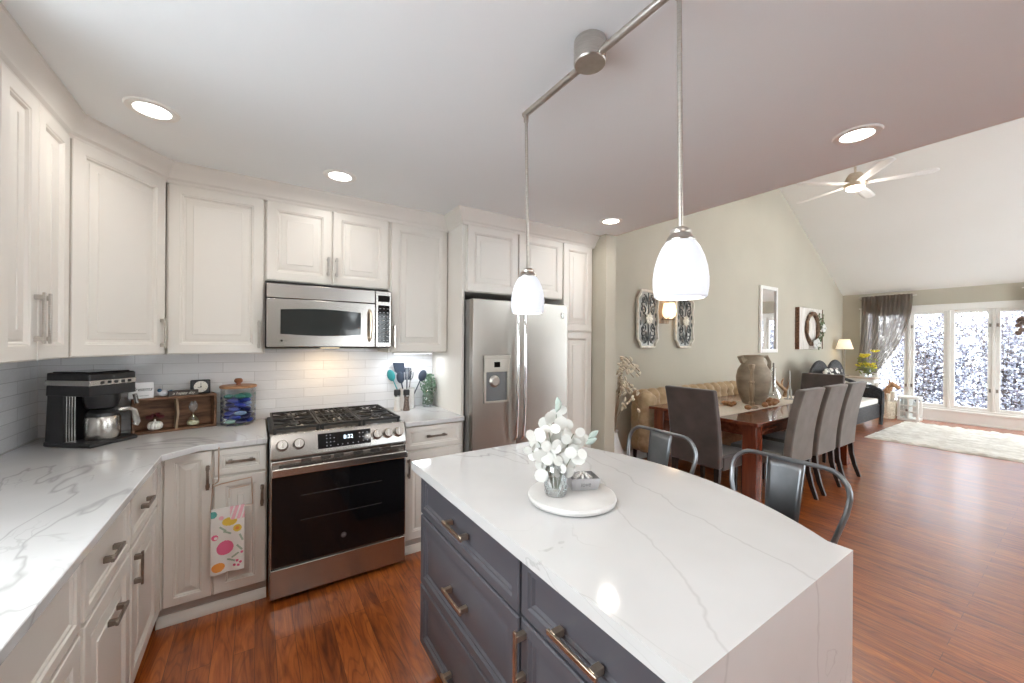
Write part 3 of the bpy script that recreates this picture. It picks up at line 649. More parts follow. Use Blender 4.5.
# ------------------------------------------------------------------ range
t = thing('range', 'stainless steel slide-in gas range with black glass oven door', 'range', (.062, 2.49, 0)); W = .757
MB().box(0, W, .055, .69, .03, .905).build('body', steel, t, bevel=.002)
MB().box(.004, W - .004, .0, .055, .032, .192).build('storage_drawer', steel, t, bevel=.004)
MB().box(.02, W - .02, .06, .1, .0, .03).build('base_foot', gap_dark, t)
dr = MB().box(.004, W - .004, 0, .055, .200, .790).build('oven_door', steel, t, bevel=.004)
MB().box(.010, W - .010, -.004, 0, .205, .722).build('glass', black_glass, dr, bevel=.0015)
rk = MB()
for zz in (.44, .58): rk.box(.15, .60, -.0048, -.0041, zz, zz + .004)
rk.build('oven_rack', mat('rack_glint', (.05, .048, .048), .5, .3), dr)
em = MB().lathe([(.0005, 0), (.016, 0), (.016, .0012), (.0005, .0012)], (.378, -.0042, .30), 24, False, (0, -1, 0)).build('badge', mat('badge_grey', (.16, .15, .15), .35, .6), dr)
text_mesh('badge_letters', 'GE', .015, mat('badge_letter', (.5, .5, .5), .4, .6), dr, (.378, -.0058, .30), FRONT, .0003)
vt = MB()
for k, x in enumerate([.15, .25, .32, .43, .53, .60]):
    for q in range(3): vt.box(x, x + .055, -.001, .003, .770 + q * .007, .774 + q * .007)
vt.build('vent_slots', gap_dark, dr)
hb = MB(); hb.box(.008, W - .008, -.052, -.040, .716, .760)
for x in (.03, W - .03): hb.box(x - .015, x + .015, -.041, .0, .722, .754)
hb.build('oven_handle', steel, dr, bevel=.005)
# tilted control panel
cp = MB().prism_dir([(.0, .800), (.0, .812), (.045, .925), (.09, .925), (.09, .800)], 'x', .002, W - .002).build('control_panel', steel, t, bevel=.003)
tilt = math.atan2(.045, .113)
def on_panel(x, s): return (x, .0 + .045 * s - .0006, .812 + .113 * s)
nrm = Vector((0, -math.cos(tilt), math.sin(tilt)))
q = Matrix.Rotation(-tilt, 4, 'X')
a = Vector(on_panel(.27, .14)); b = Vector(on_panel(.27, .86))
m = MB(); o = nrm * .0015
m.add([Vector((.238, a.y, a.z)), Vector((.535, a.y, a.z)), Vector((.535, b.y, b.z)), Vector((.238, b.y, b.z)), Vector((.238, a.y, a.z)) + o, Vector((.535, a.y, a.z)) + o, Vector((.535, b.y, b.z)) + o, Vector((.238, b.y, b.z)) + o],
      [(0, 3, 2, 1), (4, 5, 6, 7), (0, 1, 5, 4), (1, 2, 6, 5), (2, 3, 7, 6), (3, 0, 4, 7)])
m.build('display_glass', black_glass, cp)
dx = Vector(on_panel(.405, .58)) + nrm * .0022
text_mesh('display_digits', '8:32', .032, display_m, cp, dx, (PI / 2 - tilt, 0, 0), .0002)
dots = MB()
for (x, s_) in [(.285, .25), (.285, .42), (.285, .6), (.285, .75), (.305, .25), (.305, .42), (.305, .6), (.305, .75), (.325, .42), (.325, .6), (.345, .25), (.37, .25), (.40, .25), (.43, .25), (.46, .25), (.47, .7), (.47, .5), (.49, .7), (.49, .5), (.49, .3), (.515, .7), (.515, .5), (.515, .3)]:
    p = Vector(on_panel(x, s_)) + nrm * .0022; dots.ell(p, (.0035, .001, .0022), 6, 4)
dots.build('button_legends', mat('legend_white', (.6, .62, .65), .5), cp)
for x in (.058, .140, .572, .640, .707):
    p = Vector(on_panel(x, .5)); k = MB()
    k.lathe([(.031, 0), (.031, .006), (.027, .010), (.026, .032), (.023, .036), (.0005, .036)], p, 24, True, nrm); kb = k.build('knob', chrome if x < 0 else steel, t)
    up = Vector((0, math.sin(tilt), math.cos(tilt)))
    k = MB(); c = p + nrm * .036; k.tube([c - up * .018, c + up * .018], .004, 6); k.build('knob_grip', chrome, kb)
# cooktop
MB().box(-.002, W + .002, .06, .69, .905, .925).build('cooktop', black_iron, t, bevel=.004)
MB().box(-.002, W + .002, .045, .085, .918, .928).build('front_rail', steel, t, bevel=.003)
for gi, (xa, xb) in enumerate([(.015, .255), (.262, .495), (.502, .742)]):
    m = MB(); ya, yb = .095, .665; zt = .958; th = .010
    for y in (ya, (ya + yb) / 2, yb): m.box(xa, xb, y - th / 2, y + th / 2, zt - .014, zt)
    for x in (xa + th / 2, xb - th / 2): m.box(x - th / 2, x + th / 2, ya, yb, zt - .014, zt)
    for cy in (ya + .14, yb - .14):
        cx = (xa + xb) / 2
        for k in range(8):
            an = k * PI / 4 + .0; ex = max(-.11, min(.11, .16 * math.cos(an))); ey = max(-.13, min(.13, .19 * math.sin(an)))
            m.tube([(cx + .035 * math.cos(an), cy + .035 * math.sin(an), zt - .005), (cx + ex, cy + ey, zt - .005)], .0055, 6)
    for k in range(7):
        x = xa + (xb - xa) * (k + .5) / 7
        if gi == 1: m.box(x - .003, x + .003, ya, yb, zt - .012, zt - .002)
    for x in (xa + .01, xb - .01):
        for y in (ya + .01, yb - .01): m.box(x - .008, x + .008, y - .008, y + .008, .925, zt - .01)
    m.build('grate', black_iron, t, bevel=0)
    for cy in ((ya + .14, yb - .14) if gi != 1 else ((ya + yb) / 2,)):
        cx = (xa + xb) / 2
        MB().lathe([(.048, .925), (.048, .934), (.040, .940), (.0005, .940)], (cx, cy, 0), 24).build('burner', mat('burner_alloy', (.5, .47, .43), .4, .9), t)
        MB().lathe([(.034, .940), (.034, .948), (.0005, .950)], (cx, cy, 0), 24).build('burner_cap', black_iron, t)

# ------------------------------------------------------------------ microwave
t = thing('microwave', 'stainless over-the-range microwave with dark window', 'microwave', (.042, 2.80, 1.412)); W = .762
MB().box(0, W, .03, .395, 0, .405).build('body', gap_dark, t, bevel=.002)
d = MB().box(.004, .648, 0, .03, .006, .308).build('door', steel, t, bevel=.004)
pts = []
for k in range(13): u = k / 12; pts.append((.078 + u * .475, .088 - .010 * math.sin(u * PI)))
for k in range(13): u = 1 - k / 12; pts.append((.078 + u * .475, .240 + .012 * math.sin(u * PI)))
MB().prism_dir(pts, 'y', -.0025, .0).build('window', mw_glass, d)
MB().prism_dir([(x, z) for x, z in pts], 'y', -.0005, .001).build('window_seal', gap_dark, d)
hp = [(.610, -.002, .05), (.612, -.030, .07), (.614, -.040, .155), (.612, -.030, .24), (.610, -.002, .26)]
MB().tube(hp, .010, 10).build('handle', champagne, d)
MB().box(.004, .648, .004, .03, .312, .400).build('vent_grille', steel, t, bevel=.003)
c = MB().box(.652, W - .002, 0, .03, .006, .400).build('control_panel', steel, t, bevel=.004)
MB().box(.668, W - .014, -.002, .0, .035, .300).box(.668, W - .014, -.002, .0, .325, .370).build('keypad', black_glass, c)
kk = MB()
for r_ in range(9):
    for q_ in range(3): kk.box(.676 + q_ * .026, .688 + q_ * .026, -.0026, -.002, .05 + r_ * .028, .055 + r_ * .028)
kk.build('key_legends', mat('legend_grey', (.35, .35, .36), .5), c)
MB().lathe([(.0005, 0), (.006, 0), (.006, .001), (.0005, .001)], (.085, -.0006, .045), 16, False, (0, -1, 0)).build('badge', gap_dark, d)
text_mesh('badge_letters', 'LG', .013, gap_dark, d, (.108, -.001, .045), FRONT, .0002)
MB().box(.32, .43, .08, .16, -.003, .0).build('lamp_lens', mat('hood_lamp', (1, .8, .55), .5, 0, emit=3.0), t)
ld = bpy.data.lights.new('hood_lamp', 'AREA'); ld.shape = 'RECTANGLE'; ld.size = .2; ld.size_y = .08; ld.energy = 1.1; ld.color = (1, .72, .42)
lo = bpy.data.objects.new('lamp', ld); COL.objects.link(lo); lo.parent = t; lo.location = (.38, .18, -.008)

# under cabinet light bar over the right counter
t = thing('under_cabinet_light', 'thin lit light bar under the right wall cabinet', 'light', (1.04, 3.02, 1.374))
MB().box(-.16, .16, -.02, .02, -.012, 0).build('housing', trim_w, t); MB().box(-.15, .15, -.014, .014, -.014, -.012).build('diffuser', mat('under_light_glow', (.85, .92, 1), .5, 0, emit=4.0), t)
ld = bpy.data.lights.new('under_cabinet_lamp', 'AREA'); ld.shape = 'RECTANGLE'; ld.size = .3; ld.size_y = .03; ld.energy = 1.2; ld.color = (.88, .94, 1)
lo = bpy.data.objects.new('lamp', ld); COL.objects.link(lo); lo.parent = t; lo.location = (0, 0, -.02)

# ------------------------------------------------------------------ refrigerator
t = thing('refrigerator', 'stainless side-by-side refrigerator with water dispenser', 'refrigerator', (1.305, 2.50, 0)); W = .905
MB().box(0.004, W - .004, .065, .68, .02, 1.775).build('body', mat('fridge_side_grey', (.22, .21, .2), .5), t, bevel=.003)
MB().box(.01, W - .01, .02, .065, .02, .09).build('kick_grille', gap_dark, t)
def fdoor(x0, x1, hole=None):
    m = MB(); n_ = 14; z0, z1 = .095, 1.775
    def fn(u, v):
        x = x0 + (x1 - x0) * u; bow = .003 * (1 - (2 * u - 1) ** 2); return (x, -bow, z0 + (z1 - z0) * v)
    pts = [(x0, .058)] + [(x0 + (x1 - x0) * k / n_, -.003 * (1 - (2 * k / n_ - 1) ** 2)) for k in range(n_ + 1)] + [(x1, .058)]
    return m.prism(pts, z0, z1)
ld_ = fdoor(0, .386).build('door', fridge_steel, t, bevel=.004)
rd_ = fdoor(.392, W).build('door', fridge_steel, t, bevel=.004)
def dsp(x0, x1, z0, z1, y0, y1, nm, mt, p=ld_): return MB().box(x0, x1, y0, y1, z0, z1).build(nm, mt, p, bevel=.003)
dm = MB(); X0, X1, Z0, Z1 = .088, .308, 1.005, 1.355
dm.box(X0, X0 + .018, -.016, .004, Z0, Z1); dm.box(X1 - .018, X1, -.016, .004, Z0, Z1); dm.box(X0, X1, -.016, .004, Z0, Z0 + .014); dm.box(X0, X1, -.018, .004, 1.235, Z1)
dm.box(X0 - .006, X1 + .006, -.021, .004, Z1 - .02, Z1 + .004)
disp = dm.build('dispenser', mat('dispenser_metal', (.50, .47, .42), .35, .7), ld_, bevel=.003)
dsp(X0 + .016, X1 - .016, Z0 + .012, 1.237, -.0055, .0, 'dispenser_recess', mat('dispenser_grey', (.16, .165, .17), .35, .3))
dsp(.170, .222, 1.270, 1.310, -.0195, -.0175, 'dispenser_display', black_glass)
MB().lathe([(.045, 0), (.045, .006), (.030, .018), (.0005, .018)], (.18, -.005, 1.165), 20, True, (0, -1, 0)).build('dispenser_cup', nickel, ld_)
for (x, p_) in ((.355, ld_), (.423, rd_)):
    m = MB(); m.tube([(x, -.005, .70), (x, -.045, .735), (x, -.058, .90), (x, -.062, 1.24), (x, -.058, 1.58), (x, -.045, 1.725), (x, -.005, 1.76)], .0125, 12); m.build('handle', chrome, p_)
MB().box(.83, .85, -.0085, -.0045, 1.66, 1.71).build('badge', chrome, rd_, bevel=.002)

# ------------------------------------------------------------------ island
t = thing('kitchen_island', 'dark grey kitchen island cabinet under a white quartz top', 'island', (.64, 1.690, 0), -PI / 2)
# local: x = 1.69 - worldY ; y = worldX - .64
LB = 1.690 - .398
MB().box(0, LB, 0, .60, .10, .876).build('body', slate, t, bevel=.002)
MB().box(0.02, LB, .05, .58, 0, .10).build('toe_kick', gap_dark, t)
IP = [(0, 0), (0, .016), (.004, .02), (.032, .02), (.038, .014), (.044, .014), (.050, .007), (.058, .007)]
IP2 = [(0, 0), (0, .016), (.004, .02), (.036, .02), (.044, .013), (.050, .013), (.056, .007), (.064, .007), (.078, .012)]
def idraw(a, b, z0, z1, kind, hx, hz, vert=False, hl=.165, pf=IP):
    d = MB().panel(a, b, z0, z1, .02, pf).build(kind, slate, t, smooth=20)
    handle_mb(hx, hz, hl, vert, -.014 if not vert else -.02, bw=.013, stand=.036).build('handle', champagne, d, bevel=.0015)
idraw(.010, .790, .690, .868, 'drawer', .395, .772)
idraw(.010, .790, .380, .682, 'drawer', .395, .517, pf=IP2)
idraw(.010, .790, .110, .372, 'drawer', .395, .19, pf=IP2)
idraw(.802, LB - .008, .700, .868, 'drawer', 1.035, .758)
idraw(.802, LB - .008, .110, .690, 'door', .822, .60, True, .15, pf=IP2)
# top: bowed on the seating side, waterfall end
x0, ys, yn = .59, 1.725, .36
cx_, hw, sag = 1.327, (ys - yn) / 2 - .055, .198
Rr = (hw * hw + sag * sag) / (2 * sag); cyy = (ys + yn) / 2; a0 = math.asin(hw / Rr)
pts = [(x0, yn), (cx_, yn)]
for k in range(25):
    a = -a0 + 2 * a0 * k / 24; pts.append((cx_ + sag - Rr + Rr * math.cos(a), cyy + Rr * math.sin(a)))
pts += [(cx_, ys), (x0, ys)]
m = MB(); m.prism(pts, .877, .914)
o = m.build('island_countertop', quartz, smooth=25); tag(o, 'white veined quartz island countertop with a bowed seating side', 'countertop')
MB().box(x0, cx_, yn, yn + .035, 0.0, .877).build('waterfall_panel', quartz, o, smooth=0)

# tray with vase and tin
t_c = (.917, 1.010)
tr = MB().lathe([(.0005, .9145), (.136, .9145), (.149, .921), (.152, .930), (.149, .938), (.143, .9405), (.0005, .9405)], (0, 0, 0), 48).build('marble_tray', marble, loc=(t_c[0], t_c[1], .0)); tag(tr, 'round white marble tray on the island top', 'tray')
vx, vy, vz = .855, 1.022, .9415
t = thing('flower_vase', 'cut glass jar on the round tray holding white round-leaved stems', 'vase', (vx, vy, vz))
pr = [(.030, .004), (.037, .010), (.039, .03), (.039, .085), (.034, .100), (.030, .106), (.0335, .112), (.0335, .122)]
gm = MB(); n_ = 32
for ring in (0, 1):
    pass
def vring(u, v, off=0):
    k = v * (len(pr) - 1); i = min(int(k), len(pr) - 2); f = k - i; r = pr[i][0] * (1 - f) + pr[i + 1][0] * f - off; z = pr[i][1] * (1 - f) + pr[i + 1][1] * f
    if z < .07: r += .0016 * math.sin(u * 2 * PI * 16) * math.sin(z * 300)
    return (r * math.cos(2 * PI * u), r * math.sin(2 * PI * u), z)
gm.grid(lambda u, v: vring(u, v), 96, 28); gm.lathe([(.0005, .001), (.034, .001), (.037, .008)], n=24, caps=False)
gm.build('jar', mkglass('cut_glass', (.95, .96, .97), gl=.22), t)
MB().lathe([(.0005, .004), (.033, .006), (.036, .03), (.036, .060), (.0005, .060)], n=24).build('water', mkglass('vase_water', (.93, .95, .95), gl=.08), t)
st = MB(); lv = MB(); rnd = random.Random(11); tips = []
stem_m = mat('grey_green_stem', (.22, .24, .18), .7)
specs = [(-.085, -.02, .24), (-.065, .03, .21), (-.03, -.04, .25), (-.015, .03, .28), (.02, -.03, .22), (.035, .04, .26), (.06, -.02, .24), (.085, .02, .21), (-.09, .0, .17), (.07, -.05, .18), (.0, .0, .31)]
for (dx, dy, h) in specs:
    # spread sideways in the plane facing the camera (R2) and depth (F)
    e = R_ * dx * .95 + F * dy + Vector((0, 0, h * .88)); b0 = Vector((e.x * .12, e.y * .12, .02)); mid = Vector((e.x * .35, e.y * .35, h * .45))
    pth = [b0, b0.lerp(mid, .6) + Vector((0, 0, .01)), mid, mid.lerp(e, .5) + Vector((0, 0, .012)), e]; st.tube(pth, .0018, 5)
    for k in range(8):
        f = .40 + .60 * k / 7; i = min(int(f * 4), 3); p = pth[i].lerp(pth[i + 1], f * 4 - i)
        sd = 1 if k % 2 else -1; off = R_ * sd * rnd.uniform(.012, .024) + F * rnd.uniform(-.02, .02) + Vector((0, 0, rnd.uniform(-.004, .014)))
        c = p + off; r = rnd.uniform(.015, .025); n1 = (F * -1 + Vector((rnd.uniform(-.7, .7), rnd.uniform(-.7, .7), rnd.uniform(-.5, .5)))).normalized()
        u = n1.orthogonal().normalized(); w_ = n1.cross(u); vs = [c + n1 * .0008]
        for q_ in range(10): a = 2 * PI * q_ / 10; vs.append(c + (u * math.cos(a) + w_ * math.sin(a) * 1.12) * r)
        lv.add(vs, [(0, 1 + q_, 1 + (q_ + 1) % 10) for q_ in range(10)])
st.build('stems', stem_m, t); lv.build('white_leaves', petal, t, smooth=0, solid=.0008)
sg = MB()
for (dx, h, a) in [(.0, .30, .3), (.012, .31, -.2), (.115, .205, .9), (.105, .185, 1.1)]:
    c = R_ * dx * .95 + Vector((0, 0, h * .93)); dr_ = (R_ * math.sin(a) + Vector((0, 0, math.cos(a)))); u = R_ * math.cos(a) - Vector((0, 0, math.sin(a)))
    L_ = .045; vs = []
    for k in range(9): q_ = k / 8; wd = .011 * math.sin(PI * q_) ; vs += [c + dr_ * L_ * q_ - u * wd, c + dr_ * L_ * q_ + F * -.002, c + dr_ * L_ * q_ + u * wd]
    sg.add(vs, [f for k in range(8) for f in ((3 * k, 3 * k + 1, 3 * k + 4, 3 * k + 3), (3 * k + 1, 3 * k + 2, 3 * k + 5, 3 * k + 4))])
sg.build('sage_leaves', mat('sage_green', (.42, .50, .46), .7), t, solid=.001)
t = thing('silver_tin', 'small open silver tin with a lettered front on the round tray', 'tin', (.983, 1.028, .9415), -.42)
zinc = noise_tint(mat('zinc_tin', (.55, .55, .57), .35, .8), 12, (.50, .50, .52), (.64, .64, .66))
m = MB(); a_, b_, h_ = .047, .036, .040
for sx, sy, ex, ey in ((0, -1, 1, 0), (0, 1, 1, 0), (-1, 0, 0, 1), (1, 0, 0, 1)):
    p = [(-a_, -b_), (a_, -b_)] if sy == -1 else [(-a_, b_), (a_, b_)] if sy == 1 else [(-a_, -b_), (-a_, b_)] if sx == -1 else [(a_, -b_), (a_, b_)]
    q = [(x * 1.12, y * 1.15) for x, y in p]; i1 = [(x * .97, y * .97) for x, y in p]; i2 = [(x * 1.09, y * 1.11) for x, y in p]
    m.add([(p[0][0], p[0][1], 0), (p[1][0], p[1][1], 0), (q[1][0], q[1][1], h_), (q[0][0], q[0][1], h_), (i1[0][0], i1[0][1], 0), (i1[1][0], i1[1][1], 0), (i2[1][0], i2[1][1], h_), (i2[0][0], i2[0][1], h_)],
          [(0, 1, 2, 3), (5, 4, 7, 6), (3, 2, 6, 7), (0, 4, 5, 1), (0, 3, 7, 4), (1, 5, 6, 2)])
m.box(-a_, a_, -b_, b_, 0, .003); bx_ = m.build('box', zinc, t)
text_mesh('front_lettering', 'love', .022, mat('dark_letter', (.20, .20, .21), .6), bx_, (0, -b_ * 1.075 - .001, .020), (PI / 2 - .13, 0, 0), .0003, .2)
t = thing('bead_garland', 'white bead string lying in the open silver tin', 'beads', (.983, 1.028, .9415), -.42)
m = MB()
for k in range(26):
    a = k * .9; m.ell(((.034 - .0009 * k) * math.cos(a) , (.024 - .0006 * k) * math.sin(a), .030 + .0006 * k), .0058, 8, 6)
m.build('beads', porcelain, t)

# ------------------------------------------------------------------ bar stools
def make_stool(label, loc, rz):
    t = thing('bar_stool', label, 'bar stool', loc, rz, 'metal counter stools at the island')
    # local: facing -x (towards the island); back at +x; z=0 floor
    S = .66
    m = MB(); pts = []
    for cx, cy, a0 in ((.14, .14, 0), (-.14, .14, PI / 2), (-.14, -.14, PI), (.14, -.14, 3 * PI / 2)):
        for k in range(5): a = a0 + k * PI / 8; pts.append((cx + .04 * math.cos(a), cy + .04 * math.sin(a)))
    m.prism(pts, S - .022, S); m.build('seat', gunmetal, t, bevel=.006, seg=3)
    for sx in (-1, 1):
        for sy in (-1, 1):
            m = MB(); m.tube([(sx * .215, sy * .215, .008), (sx * .15, sy * .15, S - .02)], .02, 8, rads=[.014, .022]); lg = m.build('leg', gunmetal, t)
            MB().lathe([(.019, 0), (.019, .012), (.015, .02)], (sx * .216, sy * .216, 0), 10).build('foot_cap', black_pl, lg)
    m = MB(); c = .195
    m.tube([(-c, -c, .20), (c, -c, .20)], .009, 6); m.tube([(-c, c, .20), (c, c, .20)], .009, 6); m.tube([(-c, -c, .26), (-c, c, .26)], .009, 6); m.tube([(c, -c, .26), (c, c, .26)], .009, 6)
    m.build('foot_rail', gunmetal, t)
    m = MB(); hwid = .220; zt = S + .315
    pth = [(.150, -.165, S - .02), (.165, -.185, S + .07), (.185, -.212, S + .17), (.20, -.218, S + .225)]
    for k in range(7):
        a = k / 6 * PI / 2; pth.append((.20 + .016 * math.sin(a), -.218 + .085 * (1 - math.cos(a)), S + .225 + .09 * math.sin(a)))
    pth += [(p[0], -p[1], p[2]) for p in pth[::-1]]
    m.tube(pth, .0098, 10); m.build('back_tube', gunmetal, t)
    m = MB(); 
    def sp(u, v):
        z = S - .01 + (.32) * v; x = .152 + .055 * v; y = (u - .5) * 2 * (.055 + .014 * v); return (x + .003 * math.sin(PI * u), y, z)
    m.grid(sp, 8, 10); spl = m.build('back_splat', gunmetal, t, solid=.003)
    m = MB()
    for s_ in (-1, 1): m.tube([(.152 + .055 * v + .003, s_ * (.055 + .014 * v), S - .01 + .32 * v) for v in (0, .5, 1)], .0045, 6)
    m.build('splat_rim', gunmetal, spl)
    return t
s1 = make_stool('metal bar stool nearest the camera, at the bowed island edge', (1.655, .735, 0), -.03)
dup(s1, (1.640, 1.335, 0), -.06, 'metal bar stool further from the camera, by the tan settee corner', 'metal counter stools at the island')

# ------------------------------------------------------------------ dining set
t = thing('dining_table', 'dark red-brown wooden dining table with thick square legs', 'table', (3.66, 1.645, 0)); LX, LY = 2.45, 1.13
MB().box(0, LX, 0, LY, .728, .76).build('tabletop', cherry, t, bevel=.004)
MB().box(.10, LX - .10, .06, .085, .62, .728).box(.10, LX - .10, LY - .085, LY - .06, .62, .728).box(.07, .095, .08, LY - .08, .62, .728).box(LX - .095, LX - .07, .08, LY - .08, .62, .728).build('apron', cherry, t, bevel=.002)
for sx in (0, 1):
    for sy in (0, 1):
        xx = .045 if sx == 0 else LX - .165; yy = .035 if sy == 0 else LY - .155
        MB().box(xx, xx + .12, yy, yy + .12, 0, .728).build('leg', cherry_v, t, bevel=.004)
rn = MB(); rn.grid(lambda u, v: (3.70 + 2.36 * u, 2.0 + .42 * v + .004 * math.sin(u * 20), .7615 + .0006 * math.sin(u * 60)), 40, 6)
tag(rn.build('table_runner', cream_cloth, solid=.0016), 'cream woven runner lying along the dining table', 'table runner')

def make_chair(label, loc, rz, group, um):
    t = thing('dining_chair', label, 'chair', loc, rz, group)
    # local: origin floor under seat centre, faces +y, back at -y; width .47
    hw = .235
    m = MB(); m.box(-hw, hw, -.20, .26, .34, .47); m.build('seat', um, t, bevel=.02, seg=3)
    m = MB()
    def yb(z): q_ = (z - .38) / .68; return -.235 - .02 * q_ - .085 * q_ * q_
    prof = []; nn = 12
    for k in range(nn + 1): z = .37 + .69 * k / nn; prof.append((yb(z) - .035, z))
    for k in range(nn + 1): z = 1.06 - .69 * k / nn; prof.append((yb(z) + .035, z))
    m.prism_dir(prof, 'x', -hw, hw); m.build('backrest', um, t, bevel=.014, seg=3)
    for sx in (-1, 1):
        MB().tube([(sx * .200, .225, 0), (sx * .205, .225, .34)], .02, 4, rads=[.020, .028]).build('leg', dark_leg, t, smooth=20)
        m = MB(); m.tube([(sx * .205, -.315, 0), (sx * .205, -.275, .12), (sx * .205, -.245, .25), (sx * .205, -.235, .37)], .02, 4, rads=[.020, .024, .028, .032]); m.build('leg', dark_leg, t, smooth=20)
    return t
GC = 'upholstered dining chairs around the table'
c0 = make_chair('taupe upholstered dining chair on the long side, closest of the row of three', (4.20, 1.78, 0), 0, GC, uphol)
dup(c0, (4.79, 1.78, 0), 0, 'taupe upholstered dining chair in the middle of the row of three', GC)
dup(c0, (5.37, 1.78, 0), 0, 'taupe upholstered dining chair furthest from the camera in the row of three', GC)
c1 = make_chair('brown upholstered dining chair at the near head of the table, back towards the kitchen', (3.60, 2.04, 0), -PI / 2, GC, uphol_dark)
dup(c1, (6.10, 2.08, 0), PI / 2, 'dark brown dining chair at the far head of the table, facing the kitchen', GC)

# settee: tufted back and arms
t = thing('tufted_settee', 'tan tufted settee along the wall behind the dining table', 'settee', (3.76, 2.42, 0)); SL, SD = 2.25, .72
def tuft(s_, h_, ps=.19, ph=.14):
    a = abs(math.sin(PI * (s_ / ps))) ** .7; b = .45 + .55 * abs(math.sin(PI * (h_ / ph))) ** .5; return .065 * a * b
def pad(fn_pos, length, prof, nu, mname, ps=.17, axis='x'):
    # prof: list of (depth, z) closed outline ; pushes outwards by tuft
    m = MB(); n_ = len(prof); cen = Vector((sum(p[0] for p in prof) / n_, sum(p[1] for p in prof) / n_))
    cum = [0]
    for i in range(1, n_): cum.append(cum[-1] + math.hypot(prof[i][0] - prof[i - 1][0], prof[i][1] - prof[i - 1][1]))
    vs = []
    for i in range(nu + 1):
        s_ = length * i / nu
        for j in range(n_):
            p = Vector(prof[j]); d1 = Vector(prof[(j + 1) % n_]) - Vector(prof[j - 1]); nn = Vector((d1.y, -d1.x)).normalized()
            if nn.dot(p - cen) < 0: nn = -nn
            q_ = p + nn * tuft(s_, cum[j], ps); vs.append(fn_pos(s_, q_.x, q_.y))
    fs = [(i * n_ + j, i * n_ + (j + 1) % n_, (i + 1) * n_ + (j + 1) % n_, (i + 1) * n_ + j) for i in range(nu) for j in range(n_)]
    fs += [tuple(range(n_))[::-1], tuple(range(nu * n_, (nu + 1) * n_))]
    m.add(vs, fs); return m.build(mname, tan, t, smooth=70)
def outline(th, z0, z1, roll=.05, n1=16):
    o_ = []
    for k in range(n1): o_.append((0, z0 + (z1 - roll - z0) * k / n1))
    for k in range(13): a = PI - PI * k / 12 * 1.0; o_.append((th / 2 + (th / 2) * math.cos(a), z1 - roll + roll * math.sin(a)))
    for k in range(n1): o_.append((th, z1 - roll - (z1 - roll - z0) * (k + 1) / n1))
    return o_
pad(lambda s_, d, z: (s_, SD - .18 + d, z), SL, outline(.13, .22, .86), 120, 'backrest')
pad(lambda s_, d, z: (.0 + d, .42 + s_, z), SD - .60, outline(.13, .22, .84), 40, 'arm')
pad(lambda s_, d, z: (SL - .13 + d, .42 + s_, z), SD - .60, outline(.13, .22, .84), 40, 'arm')
MB().box(.15, SL - .15, .04, SD - .18, .22, .34).build('seat_base', tan, t, bevel=.02)
MB().box(.16, SL - .16, .02, SD - .18, .34, .46).build('seat_cushion', tan, t, bevel=.04, seg=3)
for x in (.05, SL - .05):
    for y in (.46, SD - .06): MB().tube([(x, y, 0), (x, y, .22)], .02, 8, rads=[.016, .028]).build('leg', dark_leg, t)

# table-top things
def at(name, label, cat, x, y, z=.7635, rz=0, group=None): return thing(name, label, cat, (x, y, z), rz, group)
t = at('stoneware_jug', 'large weathered stoneware jug with a spout and one handle on the runner', 'jug', 4.82, 2.22)
MB().lathe([(.0005, 0), (.095, 0), (.11, .01), (.145, .10), (.172, .22), (.178, .31), (.160, .40), (.122, .465), (.104, .50), (.100, .54), (.112, .565), (.104, .567), (.092, .54), (.095, .50), (.0005, .48)], n=32, caps=False).build('vessel', stone, t)
m = MB(); d = -R_; 
m.tube([d * .06 + Vector((0, 0, .50)), d * .13 + Vector((0, 0, .505)), d * .15 + Vector((0, 0, .54)), d * .155 + Vector((0, 0, .555))], .03, 10, rads=[.045, .04, .032, .036]); m.build('spout', stone, t)
d = R_; m = MB(); m.tube([d * .10 + Vector((0, 0, .545)), d * .15 + Vector((0, 0, .555)), d * .185 + Vector((0, 0, .49)), d * .18 + Vector((0, 0, .41)), d * .155 + Vector((0, 0, .385))], .014, 8, flat=1.5); m.build('handle', stone, t)
t = at('wooden_candlestick', 'turned pale wooden candlestick standing in front of the stoneware jug', 'candlestick', 4.50, 2.09)
MB().lathe([(.0005, 0), (.065, 0), (.068, .012), (.055, .022), (.022, .03), (.030, .05), (.030, .06), (.018, .07), (.018, .10), (.026, .13), (.026, .25), (.020, .265), (.030, .28), (.016, .30), (.014, .40), (.028, .43), (.034, .47), (.030, .475), (.0005, .475)], n=20).build('turned_stem', drift, t)
nut_m = wood('walnut_shell', (.26, .11, .04), (.52, .27, .12), .5, (8, 8, 8), 8)
nuts = [(4.22, 2.32), (4.27, 2.30), (4.33, 2.33), (4.24, 2.25), (4.30, 2.38), (4.36, 2.28), (4.19, 2.05), (4.52, 2.06), (4.60, 2.05), (4.67, 2.04), (4.74, 2.05), (4.80, 2.08), (4.88, 2.09), (4.86, 2.15), (4.93, 2.14), (5.05, 2.2), (5.1, 2.25), (5.15, 2.2), (4.18, 2.36), (4.45, 2.03)]
n0 = None
for k, (x, y) in enumerate(nuts):
    if n0 is None:
        n0 = MB().ell((0, 0, 0), (.036, .027, .025), 12, 8).build('walnut', nut_m, loc=(x, y, .7635 + .025)); tag(n0, 'brown walnut scattered on the runner around the stoneware jug', 'walnut', 'walnuts scattered on the table runner')
    else:
        c = n0.copy(); COL.objects.link(c); c.location = (x + (.05 if x > 5 else .22 if x > 4.4 else .15), y - (.03 if k in (4,) else 0) + (.08 if k == 18 else 0), .7635 + .025); c.rotation_euler = (0, 0, k * 1.3)
t = at('glass_carafe', 'slim clear glass carafe behind the stoneware jug', 'carafe', 5.42, 2.26)
